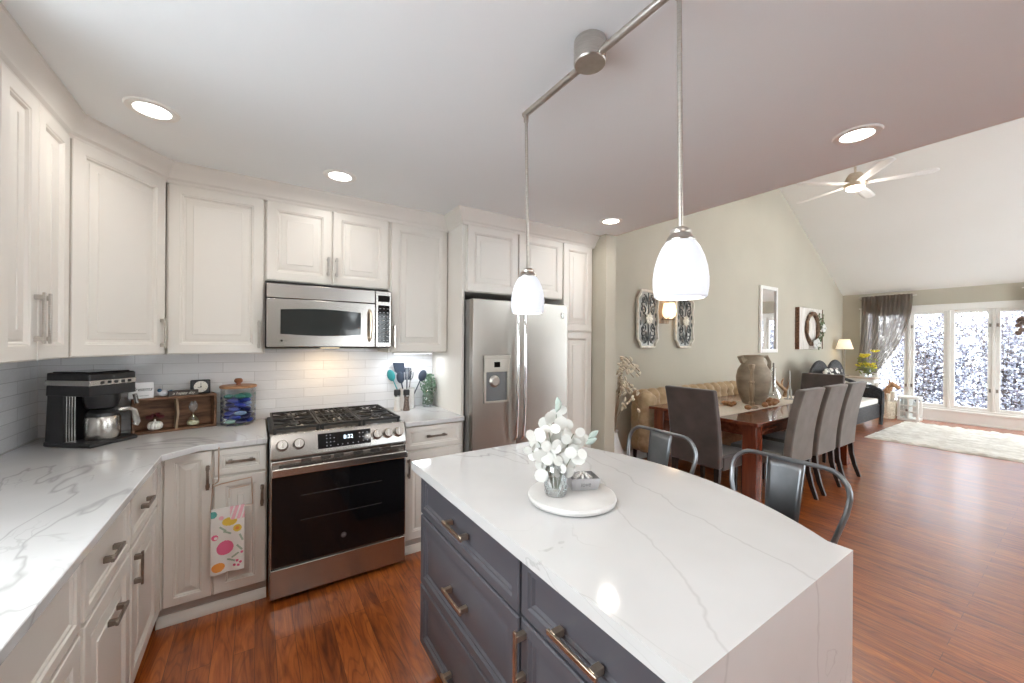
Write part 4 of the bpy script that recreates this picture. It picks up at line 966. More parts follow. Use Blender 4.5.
MB().lathe([(.06, 0), (.085, .03), (.08, .09), (.03, .16), (.022, .22), (.022, .40), (.028, .41)], n=24, caps=False).build('glass', clear_glass, t)
MB().cyl((0, 0, .10), (0, 0, .46), .010).build('dark_rod', dark_nickel, t)
t = at('glass_candle_holder', 'small forked clear glass candle holder on the runner', 'candle holder', 5.62, 2.16)
MB().tube([(-.05, 0, .01), (-.045, 0, .10), (0, 0, .16), (.045, 0, .10), (.05, 0, .01)], .010, 8).lathe([(.06, 0), (.06, .008), (.0005, .008)]).cyl((0, 0, .15), (0, 0, .36), .010).build('holder', mat('pale_grey_glass', (.55, .55, .52), .2), t)
t = at('antler_ornament', 'brown forked antler ornament on the far end of the runner', 'ornament', 5.86, 2.31)
MB().tube([(0, 0, 0), (.0, -.02, .08), (-.05, .04, .15), (-.09, .08, .22)], .02, 8, rads=[.03, .026, .02, .009]).tube([(0, -.02, .07), (.05, -.03, .14), (.05, -.03, .20)], .02, 8, rads=[.022, .016, .008]).tube([(-.03, 0.02, .12), (-.01, .03, .19), (.02, .02, .24)], .014, 8, rads=[.018, .012, .006]).build('antler', wood('antler_bone', (.32, .18, .09), (.6, .42, .26), .6), t)

# dried pampas in a floor vase behind the stub wall
t = thing('dried_branches', 'pale dried leaf branches standing beside the settee arm', 'dried plant', (3.20, 2.88, 0))
MB().lathe([(.0005, 0), (.09, 0), (.12, .12), (.11, .30), (.06, .44), (.05, .50), (.06, .52)], n=24, caps=False).build('floor_vase', porcelain, t)
m = MB(); lf = MB(); rnd = random.Random(5)
for k in range(14):
    a = rnd.uniform(-.9, .9); d = R_ * math.cos(a) * (1 if k % 3 else -1) + F * math.sin(a) * .3; h = rnd.uniform(.75, 1.25); sp_ = rnd.uniform(.10, .26)
    pth = [Vector((0, 0, .3)), d * sp_ * .2 + Vector((0, 0, .65)), d * sp_ * .55 + Vector((0, 0, h)), d * sp_ * .95 + Vector((0, 0, h + .10)), d * (sp_ + .12) + Vector((0, 0, h - .04))]
    m.tube(pth, .003, 5)
    for j in range(10):
        f = rnd.uniform(.45, 1); i = min(int(f * 4), 3); p = pth[i].lerp(pth[i + 1], f * 4 - i)
        lf.ell(p + Vector((rnd.uniform(-.03, .03), rnd.uniform(-.03, .03), rnd.uniform(-.03, .03))), (.034, .014, .014), 7, 5, Matrix.Rotation(rnd.uniform(0, 6), 3, 'Z') @ Matrix.Rotation(rnd.uniform(-1, 1), 3, 'Y'))
m.build('stems', drift, t); lf.build('pale_leaves', mat('ivory_dried_leaf', (.78, .70, .56), .8), t)

# outlet low on the dining wall
t = thing('wall_outlet', 'white outlet plate low on the wall left of the settee', 'outlet', (3.60, YB - .006, .25)); MB().box(-.035, .035, 0, .006, -.055, .055).build('plate', trim_w, t, bevel=.002)
MB().box(-.015, .015, -.001, 0, .01, .035).box(-.015, .015, -.001, 0, -.035, -.01).build('sockets', mat('outlet_grey', (.6, .6, .58), .5), t)

# ------------------------------------------------------------------ wall decor
iron = noise_tint(mat('pewter_scroll_iron', (.10, .10, .10), .5, .6), 20, (.06, .065, .065), (.16, .16, .15))
ivory = noise_tint(mat('ivory_frame_paint', (.72, .68, .58), .6), 20, (.66, .61, .51), (.78, .74, .66))
def scroll_panel(x, label):
    t = thing('scroll_wall_panel', label, 'wall decor', (x, YB - .045, 1.765), 0, 'ornate scroll panels on the dining wall')
    hw, hh = .20, .355
    out = [(-hw + .07, -hh), (hw - .07, -hh), (hw - .05, -hh + .05), (hw, -hh + .10), (hw - .02, -.10), (hw + .0, 0), (hw - .02, .10), (hw, hh - .10), (hw - .05, hh - .05), (hw - .07, hh), (-hw + .07, hh), (-hw + .05, hh - .05), (-hw, hh - .10), (-hw, -hh + .10), (-hw + .05, -hh + .05)]
    m = MB(); m.tube([(a, 0, b) for a, b in out], .016, 6, closed=True); m.build('frame', ivory, t, smooth=20)
    m = MB(); m.prism_dir([(a * .97, b * .97) for a, b in out], 'y', .030, .034); m.build('backing', mat('antique_mirror_back', (.55, .54, .50), .25, .2), t)
    m = MB()
    def spiral(cx, cz, r, turns, sgn, a0, sx=1):
        pts = []
        for k in range(22): q_ = k / 21; a = a0 + sgn * turns * 2 * PI * q_; rr = r * (1 - .85 * q_); pts.append((cx + sx * rr * math.cos(a), -.004, cz + rr * math.sin(a)))
        return pts
    for sx in (-1, 1):
        for sz in (-1, 1):
            m.tube(spiral(sx * .085, sz * .245, .060, 1.3, sz, PI / 2 if sz > 0 else -PI / 2, sx), .0085, 5)
            m.tube(spiral(sx * .100, sz * .12, .055, 1.3, -sz, -sz * PI / 2, sx), .0085, 5)
            m.tube([(sx * .03, -.004, sz * .03), (sx * .10, -.004, sz * .08), (sx * .13, -.004, sz * .19), (sx * .05, -.004, sz * .30), (0, -.004, sz * .20), (0, -.004, sz * .33)], .008, 5)
            m.ell((sx * .04, -.004, sz * .20), (.016, .01, .045), 8, 6); m.ell((sx * .15, -.004, sz * .05), (.012, .008, .035), 8, 6)
    for sz in (-1, 1): m.ell((0, -.006, sz * .25), (.02, .012, .05), 8, 6)
    m.tube([(0, -.004, -.33), (0, -.004, .33)], .007, 5); m.build('scrollwork', iron, t)
    m = MB()
    for k in range(8): a = k * PI / 4; m.ell((.042 * math.cos(a), -.018, .045 * math.sin(a)), (.030, .012, .022), 8, 6, Matrix.Rotation(-a, 3, 'Y'))
    m.ell((0, -.024, 0), (.03, .014, .03)); m.build('rosette', ivory, t)
scroll_panel(4.135, 'ornate ivory-framed scroll panel left of the wall candle sconce')
scroll_panel(4.925, 'ornate ivory-framed scroll panel right of the wall candle sconce')
t = thing('wall_sconce', 'wooden wall sconce with a glowing amber glass between the scroll panels', 'sconce', (4.46, YB, 1.90))
MB().box(-.10, .14, -.02, -.001, -.18, .18).build('back_plate', drift, t, bevel=.004)
MB().lathe([(.0005, 0), (.07, 0), (.075, .012), (.0005, .012)], (0, -.12, -.14)).box(-.02, .02, -.12, -.02, -.135, -.125).build('shelf', drift, t)
MB().lathe([(.03, -.125), (.075, -.09), (.085, -.03), (.075, .04), (.065, .08)], (.0, -.12, 0), 24, False).build('glass_cup', mat('lit_amber_glass', (1, .80, .55), .3, 0, emit=1.1), t)
MB().ell((.0, -.12, -.04), (.035, .035, .06)).build('flame', flame_m, t)
MB().tube([(-.05, -.05, -.13), (-.055, -.10, -.06), (-.04, -.16, -.02), (-.03, -.16, -.10), (-.05, -.12, -.13)], .006, 6).build('iron_loop', dark_nickel, t)
ld = bpy.data.lights.new('sconce_lamp', 'POINT'); ld.energy = 1.5; ld.shadow_soft_size = .04; ld.color = (1, .7, .4)
lo = bpy.data.objects.new('lamp', ld); COL.objects.link(lo); lo.parent = t; lo.location = (.02, -.22, 0)
# tall mirror
t = thing('wall_mirror', 'tall narrow white-framed mirror on the dining wall', 'mirror', (7.42, YB, 1.885)); hw, hh = .315, .575
m = MB(); m.box(-hw, -hw + .06, -.04, -.001, -hh, hh); m.box(hw - .06, hw, -.04, -.001, -hh, hh); m.box(-hw + .06, hw - .06, -.04, -.001, -hh, -hh + .06); m.box(-hw + .06, hw - .06, -.04, -.001, hh - .06, hh)
m.build('frame', trim_w, t, bevel=.006); MB().box(-hw + .055, hw - .055, -.018, -.012, -hh + .055, hh - .055).build('glass', mat('mirror_silver', (.9, .9, .9), .03, 1.0), t)
# wreath board
t = thing('wreath_wall_art', 'whitewashed board with an oval twig wreath and a white flower', 'wall art', (9.1, YB, 1.765)); hw, hh = .55, .40
m = MB(); 
for k in range(5): m.box(-hw + k * .22, -hw + k * .22 + .214, -.06, -.02, -hh, hh)
m.build('board', noise_tint(mat('whitewashed_board', (.74, .70, .64), .8), 5, (.60, .55, .48), (.80, .77, .72), stretch=(10, 1, 1)), t, bevel=.003)
MB().box(-hw - .012, -hw, -.07, -.001, -hh, hh).box(hw, hw + .012, -.07, -.001, -hh, hh).box(-hw, hw, -.02, -.001, -hh, hh).build('side_frame', crate_wood, t, bevel=.002)
m = MB(); rnd = random.Random(3)
for k in range(14):
    ph = rnd.uniform(0, 6); o1, o2 = rnd.uniform(-.03, .03), rnd.uniform(-.03, .03)
    m.tube([((.27 + o1) * math.cos(a), -.09 + .02 * math.sin(3 * a + ph), (.30 + o2) * math.sin(a) + .01 * math.sin(5 * a + ph)) for a in [i * PI / 16 for i in range(32)]], .009, 5, closed=True)
m.build('twig_wreath', wood('twig_brown_wood', (.10, .06, .04), (.28, .18, .11), .8, (8, 8, 8)), t)
m = MB()
for k in range(90):
    a = rnd.uniform(-1.3, 1.0); r = rnd.uniform(.23, .45); c = (.27 / .27 * r * math.cos(a) + .05, -.11 + rnd.uniform(-.03, .03), r * 1.0 * math.sin(a)); m.ell(c, (.035, .008, .014), 6, 4, Matrix.Rotation(rnd.uniform(0, 6), 3, 'Y'))
m.build('greenery', mat('olive_leaf', (.10, .13, .06), .7), t)
m = MB()
for (cx, cz) in ((.10, -.27), (.40, .02), (-.02, -.30)):
    for k in range(9): a = k * 2 * PI / 9; m.ell((cx + .045 * math.cos(a), -.14, cz + .045 * math.sin(a)), (.042, .018, .03), 8, 6, Matrix.Rotation(-a, 3, 'Y'))
    m.ell((cx, -.155, cz), .03)
m.build('white_flowers', petal, t)

# ------------------------------------------------------------------ living room end
def rugf(u, v):
    e = min(u, 1 - u) * 2.3; e2 = min(v, 1 - v) * 5; k = min(1, e / .03) * min(1, e2 / .03)
    x = 8.0 + 2.3 * u; y = -2.3 + 4.35 * v
    return (x, y, .004 + k * (.022 + .008 * math.sin(y * 40 + 3 * math.sin(x * 9)) * math.sin(x * 16 + 2 * math.sin(y * 5)) + random.uniform(-.004, .004)))
m = MB(); m.grid(rugf, 110, 190); m.box(8.0, 10.3, -2.3, 2.05, .001, .006)
tag(m.build('shag_rug', rug_m, smooth=80), 'ivory shag rug on the wood floor in front of the windows', 'rug')
def make_curtain(ya, yb, label, tie_y, tie_z, seed):
    t = thing('sheer_curtain', label, 'curtain', (XR - .14, (ya + yb) / 2, 2.485), 0, 'sheer brown curtains at the window wall')
    m = MB(); rnd = random.Random(seed); c = (ya + yb) / 2
    def fn(u, v):
        # u across (0 = outer/wall side), v down
        ytop = ya + (yb - ya) * u; vv = v
        z_end = tie_z + (1 - u) * .06 + u * .0
        z = 2.485 + (z_end - 2.485) * vv
        ybot = tie_y + (u - .5) * .34 * (1 if yb < ya else 1) * (-1 if yb < ya else 1) * .9
        cv = vv ** 2.1 if u > .3 else vv ** 2.1
        ps = (ytop * (1 - cv) + ybot * cv)
        fold = .026 * math.sin(u * 2 * PI * 13 + 1.5 * math.sin(vv * 3)) * (1 - .3 * vv)
        return (fold, ps - c, z - 2.485)
    m.grid(fn, 150, 40); m.build('fabric', sheer, t, smooth=80)
    MB().tube([(.04, ya - c + (.04 if ya > yb else -.04), -.03), (.04, yb - c - (.05 if ya > yb else -.05), -.03)], .008, 8).cyl((0, ya - c + (.04 if ya > yb else -.04), -.03), (.138, ya - c + (.04 if ya > yb else -.04), -.03), .008).build('curtain_rod', trim_w, t)
    return t
def sheer_mat():
    m = bpy.data.materials.new('brown_sheer'); m.use_nodes = True; n = m.node_tree.nodes; l = m.node_tree.links; n.clear()
    o = n.new('ShaderNodeOutputMaterial'); tr_ = N(n, 'ShaderNodeBsdfTransparent', inp={0: (.80, .76, .72, 1)}); df = N(n, 'ShaderNodeBsdfDiffuse', inp={0: (.15, .12, .10, 1)}); tl = N(n, 'ShaderNodeBsdfTranslucent', inp={0: (.40, .36, .31, 1)})
    m1 = N(n, 'ShaderNodeMixShader', inp={0: .5}); m2 = n.new('ShaderNodeMixShader'); tc = n.new('ShaderNodeTexCoord'); z = N(n, 'ShaderNodeTexNoise', inp={'Scale': 9, 'Detail': 3}); mp = n.new('ShaderNodeMapping'); mp.inputs['Scale'].default_value = (1, 2.2, .22)
    l.new(tc.outputs['Object'], mp.inputs[0]); l.new(mp.outputs[0], z.inputs['Vector']); mr = N(n, 'ShaderNodeMapRange', inp={'From Min': .35, 'From Max': .65, 'To Min': .78, 'To Max': .97}); l.new(z.outputs['Fac'], mr.inputs[0])
    l.new(df.outputs[0], m1.inputs[1]); l.new(tl.outputs[0], m1.inputs[2]); l.new(mr.outputs[0], m2.inputs[0]); l.new(tr_.outputs[0], m2.inputs[1]); l.new(m1.outputs[0], m2.inputs[2]); l.new(m2.outputs[0], o.inputs[0]); return m
sheer = sheer_mat()
make_curtain(2.84, 2.06, 'brown sheer curtain swept to the left side of the window bank', 2.76, .86, 1)
t = make_curtain(-.30, .70, 'brown sheer curtain at the right picture edge, gathered in a knot', .40, .86, 2)
m = MB(); rnd = random.Random(21)
for k in range(26): m.ell((rnd.uniform(-.06, .04), .50 + rnd.uniform(-.09, .09), -.66 + rnd.uniform(-.15, .13)), (.03, rnd.uniform(.03, .05), rnd.uniform(.025, .05)), 8, 6, Matrix.Rotation(rnd.uniform(-1, 1), 3, 'X'))
m.build('knot', noise_tint(mat('brown_sheer_gather', (.20, .14, .12), .8), 12, (.13, .09, .08), (.27, .20, .17)), t)

# console table, vase, floor lamp
t = thing('console_table', 'white console table under the curtain beside the lamp', 'table', (10.55, 2.72, 0))
MB().box(-.17, .17, -.22, .40, .76, .79).build('tabletop', noise_tint(mat('pale_oak_top', (.60, .52, .42), .5), 6, (.54, .46, .37), (.64, .56, .46)), t, bevel=.004)
MB().box(-.15, .15, -.20, .38, .68, .76).build('apron', trim_w, t)
for sx in (-1, 1):
    for yy in (-.18, .36): MB().tube([(sx * .14, yy, 0), (sx * .14, yy, .68)], .02, 8, rads=[.016, .026]).build('leg', trim_w, t)
t = thing('yellow_flowers', 'yellow lilies in a clear glass vase on the console table', 'flowers', (10.47, 2.62, .7905))
MB().lathe([(.0005, 0), (.05, 0), (.055, .02), (.045, .12), (.055, .22)], n=20, caps=False).build('vase', clear_glass, t)
m = MB(); yl = MB(); gl_ = MB(); rnd = random.Random(8)
for k in range(11):
    a = rnd.uniform(0, 2 * PI); r = rnd.uniform(.02, .15); h = rnd.choice([.20, .24, .42, .46, .50]) + rnd.uniform(-.03, .03); e = Vector((r * math.cos(a) * .7, r * math.sin(a), h)); m.tube([(0, 0, .02), e * .5 + Vector((0, 0, .05)), e], .004, 5)
    for q_ in range(6):
        b = q_ * PI / 3 + k; d = Vector((math.cos(b), math.sin(b), .45)).normalized(); yl.ell(e + d * .04, (.046, .006, .018), 8, 5, Matrix.Rotation(b, 3, 'Z') @ Matrix.Rotation(-.45, 3, 'Y'))
    for q_ in range(5): gl_.ell(e * rnd.uniform(.4, .95) + Vector((rnd.uniform(-.06, .06), rnd.uniform(-.09, .09), rnd.uniform(-.05, .05))), (.05, .006, .014), 6, 4, Matrix.Rotation(rnd.uniform(0, 6), 3, 'Z') @ Matrix.Rotation(rnd.uniform(-1, .3), 3, 'Y'))
m.build('stems', stem_m, t); yl.build('blossoms', mat('lily_yellow', (.80, .68, .06), .6), t); gl_.build('leaves', mat('lily_leaf', (.24, .28, .07), .6), t)
t = thing('table_lamp', 'slim lamp with a lit cream shade standing in the far corner', 'lamp', (10.5, 3.02, .791 - .001 + .001))
MB().lathe([(.0005, 0), (.075, 0), (.075, .015), (.02, .03), (.012, .06), (.012, .60), (.0005, .60)], n=20).build('base', dark_nickel, t)
MB().lathe([(.148, .575), (.088, .785)], n=32, caps=False).build('lamp_shade', shade_m, t, solid=.003)
ld = bpy.data.lights.new('table_lamp_bulb', 'POINT'); ld.energy = 1.2; ld.shadow_soft_size = .04; ld.color = (1, .8, .55)
lo = bpy.data.objects.new('lamp', ld); COL.objects.link(lo); lo.parent = t; lo.location = (0, 0, .68)
# black wicker loveseat
t = thing('wicker_loveseat', 'black wicker loveseat with a scalloped back along the wall', 'sofa', (8.02, 2.20, 0)); WL = 1.58
m = MB(); top = []
for k in range(49):
    u = k / 48; top.append((WL * u, .86 + .26 * abs(math.sin(PI * (u * 2.0))) ** .55 + .04 * math.sin(PI * u)))
m.prism_dir([(0, .35)] + top + [(WL, .35)], 'y', .56, .605); m.build('backrest', wicker, t, bevel=.01)
m = MB(); m.tube([(x, .582, z) for x, z in top], .026, 8); m.build('back_rim', wicker, t)
MB().box(.03, WL - .03, .03, .58, .12, .38).build('seat_base', wicker, t, bevel=.02)
MB().box(.08, WL - .08, .04, .54, .38, .48).build('seat_cushion', mat('white_cushion_cloth', (.80, .78, .74), .9), t, bevel=.03, seg=3)
for x in (.03, WL - .03):
    m = MB(); m.tube([(x, .56, .80), (x, .35, .72), (x, .12, .68), (x, .0, .60), (x, .0, .30), (x, .02, 0)], .03, 8); m.box(x - .01, x + .01, .02, .56, .12, .66); m.build('arm', wicker, t)
    MB().tube([(x, .58, 0), (x, .58, .36)], .028, 8).build('leg', wicker, t)
for (px, lb, rr) in ((.28, 'black and white patterned pillow at the left end of the wicker loveseat', .2), (.66, 'black and white patterned pillow leaning right of the other on the loveseat', -.15)):
    t = thing('patterned_pillow', lb, 'pillow', (8.02 + px, 2.20 + .43, .72 + .13), rr, 'patterned pillows on the loveseat')
    m = MB()
    def pf(u, v):
        a, b = u * 2 - 1, v * 2 - 1; return None
    m.ell((0, 0, 0), (.20, .07, .20), 20, 14); 
    vs = []
    for (x, y, z) in m.v:
        k = max(abs(x), abs(z)) / max(1e-4, math.hypot(x, z)); s_ = 1 / max(.72, k) if math.hypot(x, z) > .02 else 1
        vs.append((x * s_ * .95, y, z * s_ * .95))
    m.v = vs
    pm = mat('black_white_print', (.5, .5, .5), .9)
    if 'pp' not in globals():
        pp = 1; n, l, b = nt(pm); tc = n.new('ShaderNodeTexCoord'); vo = N(n, 'ShaderNodeTexVoronoi', inp={'Scale': 11}); l.new(tc.outputs['Object'], vo.inputs['Vector']); r = ramp(n, [(.42, (.75, .73, .68)), (.5, (.03, .03, .03))]); l.new(vo.outputs['Distance'], r.inputs[0]); l.new(r.outputs[0], b.inputs['Base Color'])
    m.build('cushion', pm, t, smooth=80)
# white lantern cabinet and bottle basket with a carved horse
t = thing('white_lantern', 'white wooden lantern house on the floor under the curtain', 'lantern', (10.66, 2.05, 0), 0)
m = MB()
for sx in (-1, 1):
    for sy in (-1, 1): m.box(sx * .13 - .015, sx * .13 + .015, sy * .13 - .015, sy * .13 + .015, 0, .46)
m.box(-.15, .15, -.15, .15, 0, .04); m.box(-.15, .15, -.15, .15, .42, .46); m.box(-.14, .14, -.012, .012, .04, .42)
for z in (.16, .28): m.box(-.145, -.125, -.13, .13, z, z + .02); 
m.build('frame', trim_w, t, bevel=.003)
MB().box(-.128, -.122, -.115, .115, .04, .42).build('glass', clear_glass, t); MB().box(-.16, -.145, .0, .03, .18, .22).build('clasp', dark_nickel, t)
t = thing('bottle_basket', 'cream woven basket of rolled papers beside the white lantern', 'basket', (10.58, 2.37, 0))
MB().lathe([(.0005, 0), (.13, 0), (.15, .10), (.15, .30), (.14, .34)], n=24, caps=False).build('basket', wood('pale_wicker', (.50, .42, .30), (.74, .67, .54), .8, (20, 20, 20)), t, solid=.008)
for k in range(7):
    a = k * 2 * PI / 7; MB().tube([(.07 * math.cos(a), .07 * math.sin(a), .02), (.10 * math.cos(a), .10 * math.sin(a), .44 + .05 * (k % 3))], .034, 10).build('paper_roll', cream_cloth, t)
t = thing('carved_horse', 'brown carved wooden horse head rising behind the basket', 'ornament', (10.86, 2.40, .0))
MB().tube([(0, .10, 0), (0, .08, .25), (0, .04, .45), (0, -.02, .60), (0, -.06, .66), (0, -.14, .60), (0, -.17, .57)], .04, 10, rads=[.10, .085, .07, .055, .055, .04, .028]).tube([(0, -.02, .66), (0, -.01, .74)], .015, 6, rads=[.02, .006]).build('carving', lid_wood, t)
MB().box(-.08, .08, .0, .20, 0, .03).build('base', crate_wood, t)

# ------------------------------------------------------------------ counter things, left
t = thing('coffee_maker', 'black drip coffee maker with a steel carafe in the counter corner', 'coffee maker', (-.688, 2.748, .9145), math.radians(51)); W = .225
MB().prism_dir([(0, 0), (.27, 0), (.27, .024), (.02, .024), (0, .018)], 'x', 0, W).build('base', black_pl, t, bevel=.006)
MB().prism_dir([(.155, .02), (.27, .02), (.256, .28), (.165, .28)], 'x', .006, W - .006).build('tower', black_pl, t, bevel=.006)
MB().prism_dir([(.012, .255), (.262, .255), (.256, .372), (.02, .372), (.012, .365)], 'x', .004, W - .004).build('head', black_pl, t, bevel=.010, seg=3)
MB().box(.0025, W - .0025, .009, .264, .308, .336).build('steel_band', steel, t, bevel=.003)
MB().box(.02, W - .02, .03, .245, .370, .377).build('lid', black_glass, t, bevel=.004)
bt = MB()
for k in range(5): bt.box(.05 + k * .032, .066 + k * .032, .007, .009, .315, .329)
bt.build('buttons', black_pl, t)
MB().lathe([(.040, .178), (.060, .188), (.070, .225), (.070, .256)], (.115, .085, 0), 28).build('filter_basket', black_pl, t)
rb = MB()
for k in range(4): rb.cyl((.012, .150 - k * .016, .022), (.012, .150 - k * .016, .256), .0022, n=8)
rb.build('chrome_rods', chrome, t)  # thin upright chrome rods along the open side
MB().cyl((.235, .02, .19), (.222, .02, .243), .010, n=8).build('brew_lever', steel, t)
ca = MB().lathe([(.0005, .025), (.066, .025), (.069, .031), (.069, .132), (.064, .142), (.0005, .142)], (.115, .080, 0), 36).build('carafe', steel, t)
MB().lathe([(.064, .142), (.062, .160), (.046, .176), (.0005, .178)], (.115, .080, 0), 28).build('carafe_lid', black_pl, ca)
MB().tube([(.165, .045, .162), (.195, .02, .168), (.210, .010, .155), (.222, .004, .090), (.216, .010, .075)], .010, 8, flat=1.5).build('carafe_handle', steel, ca)

# wooden crate shelf
CA = math.radians(14); cl = Vector((-.585, 2.985, .9145))
t = thing('wooden_crate', 'rustic wooden two-compartment crate on its side between coffee maker and jar', 'crate', tuple(cl), CA); L_, H_, D_ = .385, .205, .095
m = MB(); m.box(0, L_, 0, D_, 0, .013); m.box(0, L_, 0, D_, H_ - .013, H_); m.box(0, .014, 0, D_, .013, H_ - .013); m.box(L_ - .014, L_, 0, D_, .013, H_ - .013); m.box(.014, L_ - .014, D_ - .008, D_, .013, H_ - .013)
m.build('box', crate_wood, t, bevel=.002)
MB().prism_dir([(.186, .013), (.196, .013), (.204, H_ * .5), (.198, H_ - .013), (.188, H_ - .013), (.194, H_ * .5)], 'y', .003, D_ - .01).build('divider', drift, t)
def on_crate(x, y, z=H_): c, s = math.cos(CA), math.sin(CA); return (cl.x + x * c - y * s, cl.y + x * s + y * c, cl.z + z)
t = thing('lettered_card', 'white card with script lettering standing on the crate', 'card', on_crate(.040, .03), CA)
MB().box(-.052, .052, -.003, .003, .0005, .092).build('card', mat('white_card', (.88, .88, .88), .6), t)
text_mesh('script_lettering', 'dreams', .030, mat('ink_black', (.03, .03, .03), .6), t, (0, -.0036, .052), FRONT, .0003, .5, 1)
text_mesh('small_lettering', 'follow your heart', .009, MATS['ink_black'], t, (0, -.0036, .016), FRONT, .0003)
t = thing('bluebird_figurine', 'tiny blue and white bird figurine on the crate', 'figurine', on_crate(.135, .045), CA)
MB().ell((0, 0, .020), (.024, .015, .018)).build('body', mat('bird_white', (.75, .78, .82), .4), t); MB().ell((-.016, -.002, .038), .011).build('head', mat('bird_blue', (.05, .15, .28), .4), t); MB().ell((.022, 0, .027), (.022, .006, .006), rot=Matrix.Rotation(-.4, 3, 'Y')).build('wing', MATS['bird_blue'], t)
t = thing('block_sign', 'small dark block sign with pale lettering lying along the crate top', 'sign', on_crate(.225, .022), CA)
MB().box(-.070, .070, -.010, .010, .0005, .033).build('block', wood('dark_block_wood', (.04, .03, .028), (.09, .07, .06), .6), t, bevel=.002)
text_mesh('lettering', 'a happy day', .022, mat('pale_paint', (.7, .66, .58), .6), t, (0, -.0106, .017), FRONT, .0003, .3)
t = thing('desk_clock', 'small black square clock with a cream dial on the crate', 'clock', on_crate(.312, .062), CA)
MB().box(-.050, .050, -.012, .012, .0005, .088).build('case', black_pl, t, bevel=.008, seg=3)
MB().lathe([(.0005, 0), (.035, 0), (.035, .001), (.0005, .001)], (0, -.0125, .045), 32, False, (0, -1, 0)).build('dial', mat('cream_dial', (.82, .80, .72), .5), t)
m = MB(); m.box(-.001, .001, -.0150, -.0142, .045, .068); m.box(-.016, 0, -.0150, -.0142, .040, .0425); m.ell((0, -.0148, .044), (.004, .001, .004), 10, 6)
for k in range(12): a = k * PI / 6; m.box(.029 * math.cos(a) - .0012, .029 * math.cos(a) + .0012, -.0146, -.0138, .045 + .029 * math.sin(a) - .0012, .045 + .029 * math.sin(a) + .0012)
m.build('hands', gap_dark, t)
t = thing('garlic_ornament', 'white garlic-shaped ornament with dark red leaves inside the crate', 'ornament', on_crate(.10, .045, .0138), CA)
m = MB()
for k in range(9): a = k * 2 * PI / 9; m.ell((.017 * math.cos(a), .017 * math.sin(a), .024), (.019, .014, .024), 10, 8, Matrix.Rotation(a, 3, 'Z'))
m.lathe([(.012, .04), (.005, .052), (.004, .062)], n=10); m.build('bulb', mat('garlic_white', (.82, .79, .74), .5), t)
m = MB()
for k in range(14): a = k * 2.4; m.ell((.025 * math.cos(a), .012 * math.sin(a), .072 + .006 * (k % 4)), (.018, .004, .009), 7, 5, Matrix.Rotation(a, 3, 'Z'))
m.build('red_leaves', mat('dark_red_leaf', (.10, .01, .015), .6), t)
t = thing('glass_hourglass', 'small clear glass hourglass with pale sand in the right crate compartment', 'hourglass', on_crate(.275, .045, .0138), CA)
MB().lathe([(.028, .003), (.033, .015), (.028, .035), (.010, .058), (.003, .07), (.010, .082), (.022, .105), (.024, .125), (.015, .140), (.010, .150)], n=24, caps=False).build('glass', clear_glass, t); MB().lathe([(.0005, .004), (.027, .005), (.031, .015), (.027, .030), (.0005, .034)], n=24).build('sand', mat('pale_sand', (.80, .74, .48), .9), t)

# octagonal glass jar with blue pods
t = thing('glass_canister', 'glass canister with wooden lid full of blue packets beside the range', 'jar', (-.100, 3.085, .9145))
MB().lathe([(.0005, .001), (.090, .002), (.094, .010), (.094, .225), (.088, .235)], n=8, caps=False).build('glass', clear_glass, t, smooth=10)
MB().lathe([(.0005, .236), (.098, .236), (.101, .241), (.101, .248), (.096, .252), (.0005, .252)], n=32).build('wooden_lid', lid_wood, t)
MB().lathe([(.014, .252), (.012, .262), (.022, .272), (.024, .284), (.016, .295), (.0005, .297)], n=20).build('lid_knob', wood('reddish_knob_wood', (.20, .07, .03), (.36, .14, .07), .4), t)
rnd = random.Random(2); pod = [mat('packet_blue', (.02, .05, .42), .35), mat('packet_navy', (.01, .015, .12), .35), mat('packet_pale_blue', (.35, .50, .80), .35), mat('packet_green', (.02, .25, .20), .4), mat('packet_mint', (.45, .75, .65), .4)]
p0 = None
for k in range(34):
    lvl = k // 5; a = (k % 5) * 2 * PI / 5 + lvl * .6; r = .050 + rnd.uniform(-.004, .006); z = .022 + lvl * .027
    mi = 4 if k == 1 or k == 3 else 3 if lvl >= 6 else rnd.choice([0, 0, 0, 1, 1, 2])
    key = 'pod%d' % mi
    if key not in MATS:
        m = MB(); m.ell((0, 0, 0), (.034, .026, .014), 12, 8); o = m.build('detergent_packet', pod[mi]); MATS[key] = o
    else:
        o = MATS[key].copy(); COL.objects.link(o)
    o.location = (-.100 + r * math.cos(a), 3.085 + r * math.sin(a), .9145 + z); o.rotation_euler = (rnd.uniform(-.25, .25), rnd.uniform(-.25, .25), a + PI / 2)
    tag(o, ['bright blue packet inside the glass canister', 'navy packet inside the glass canister', 'pale blue packet inside the glass canister', 'green packet at the top inside the glass canister', 'mint packet at the bottom inside the glass canister'][mi], 'packet', 'packets in the glass canister')

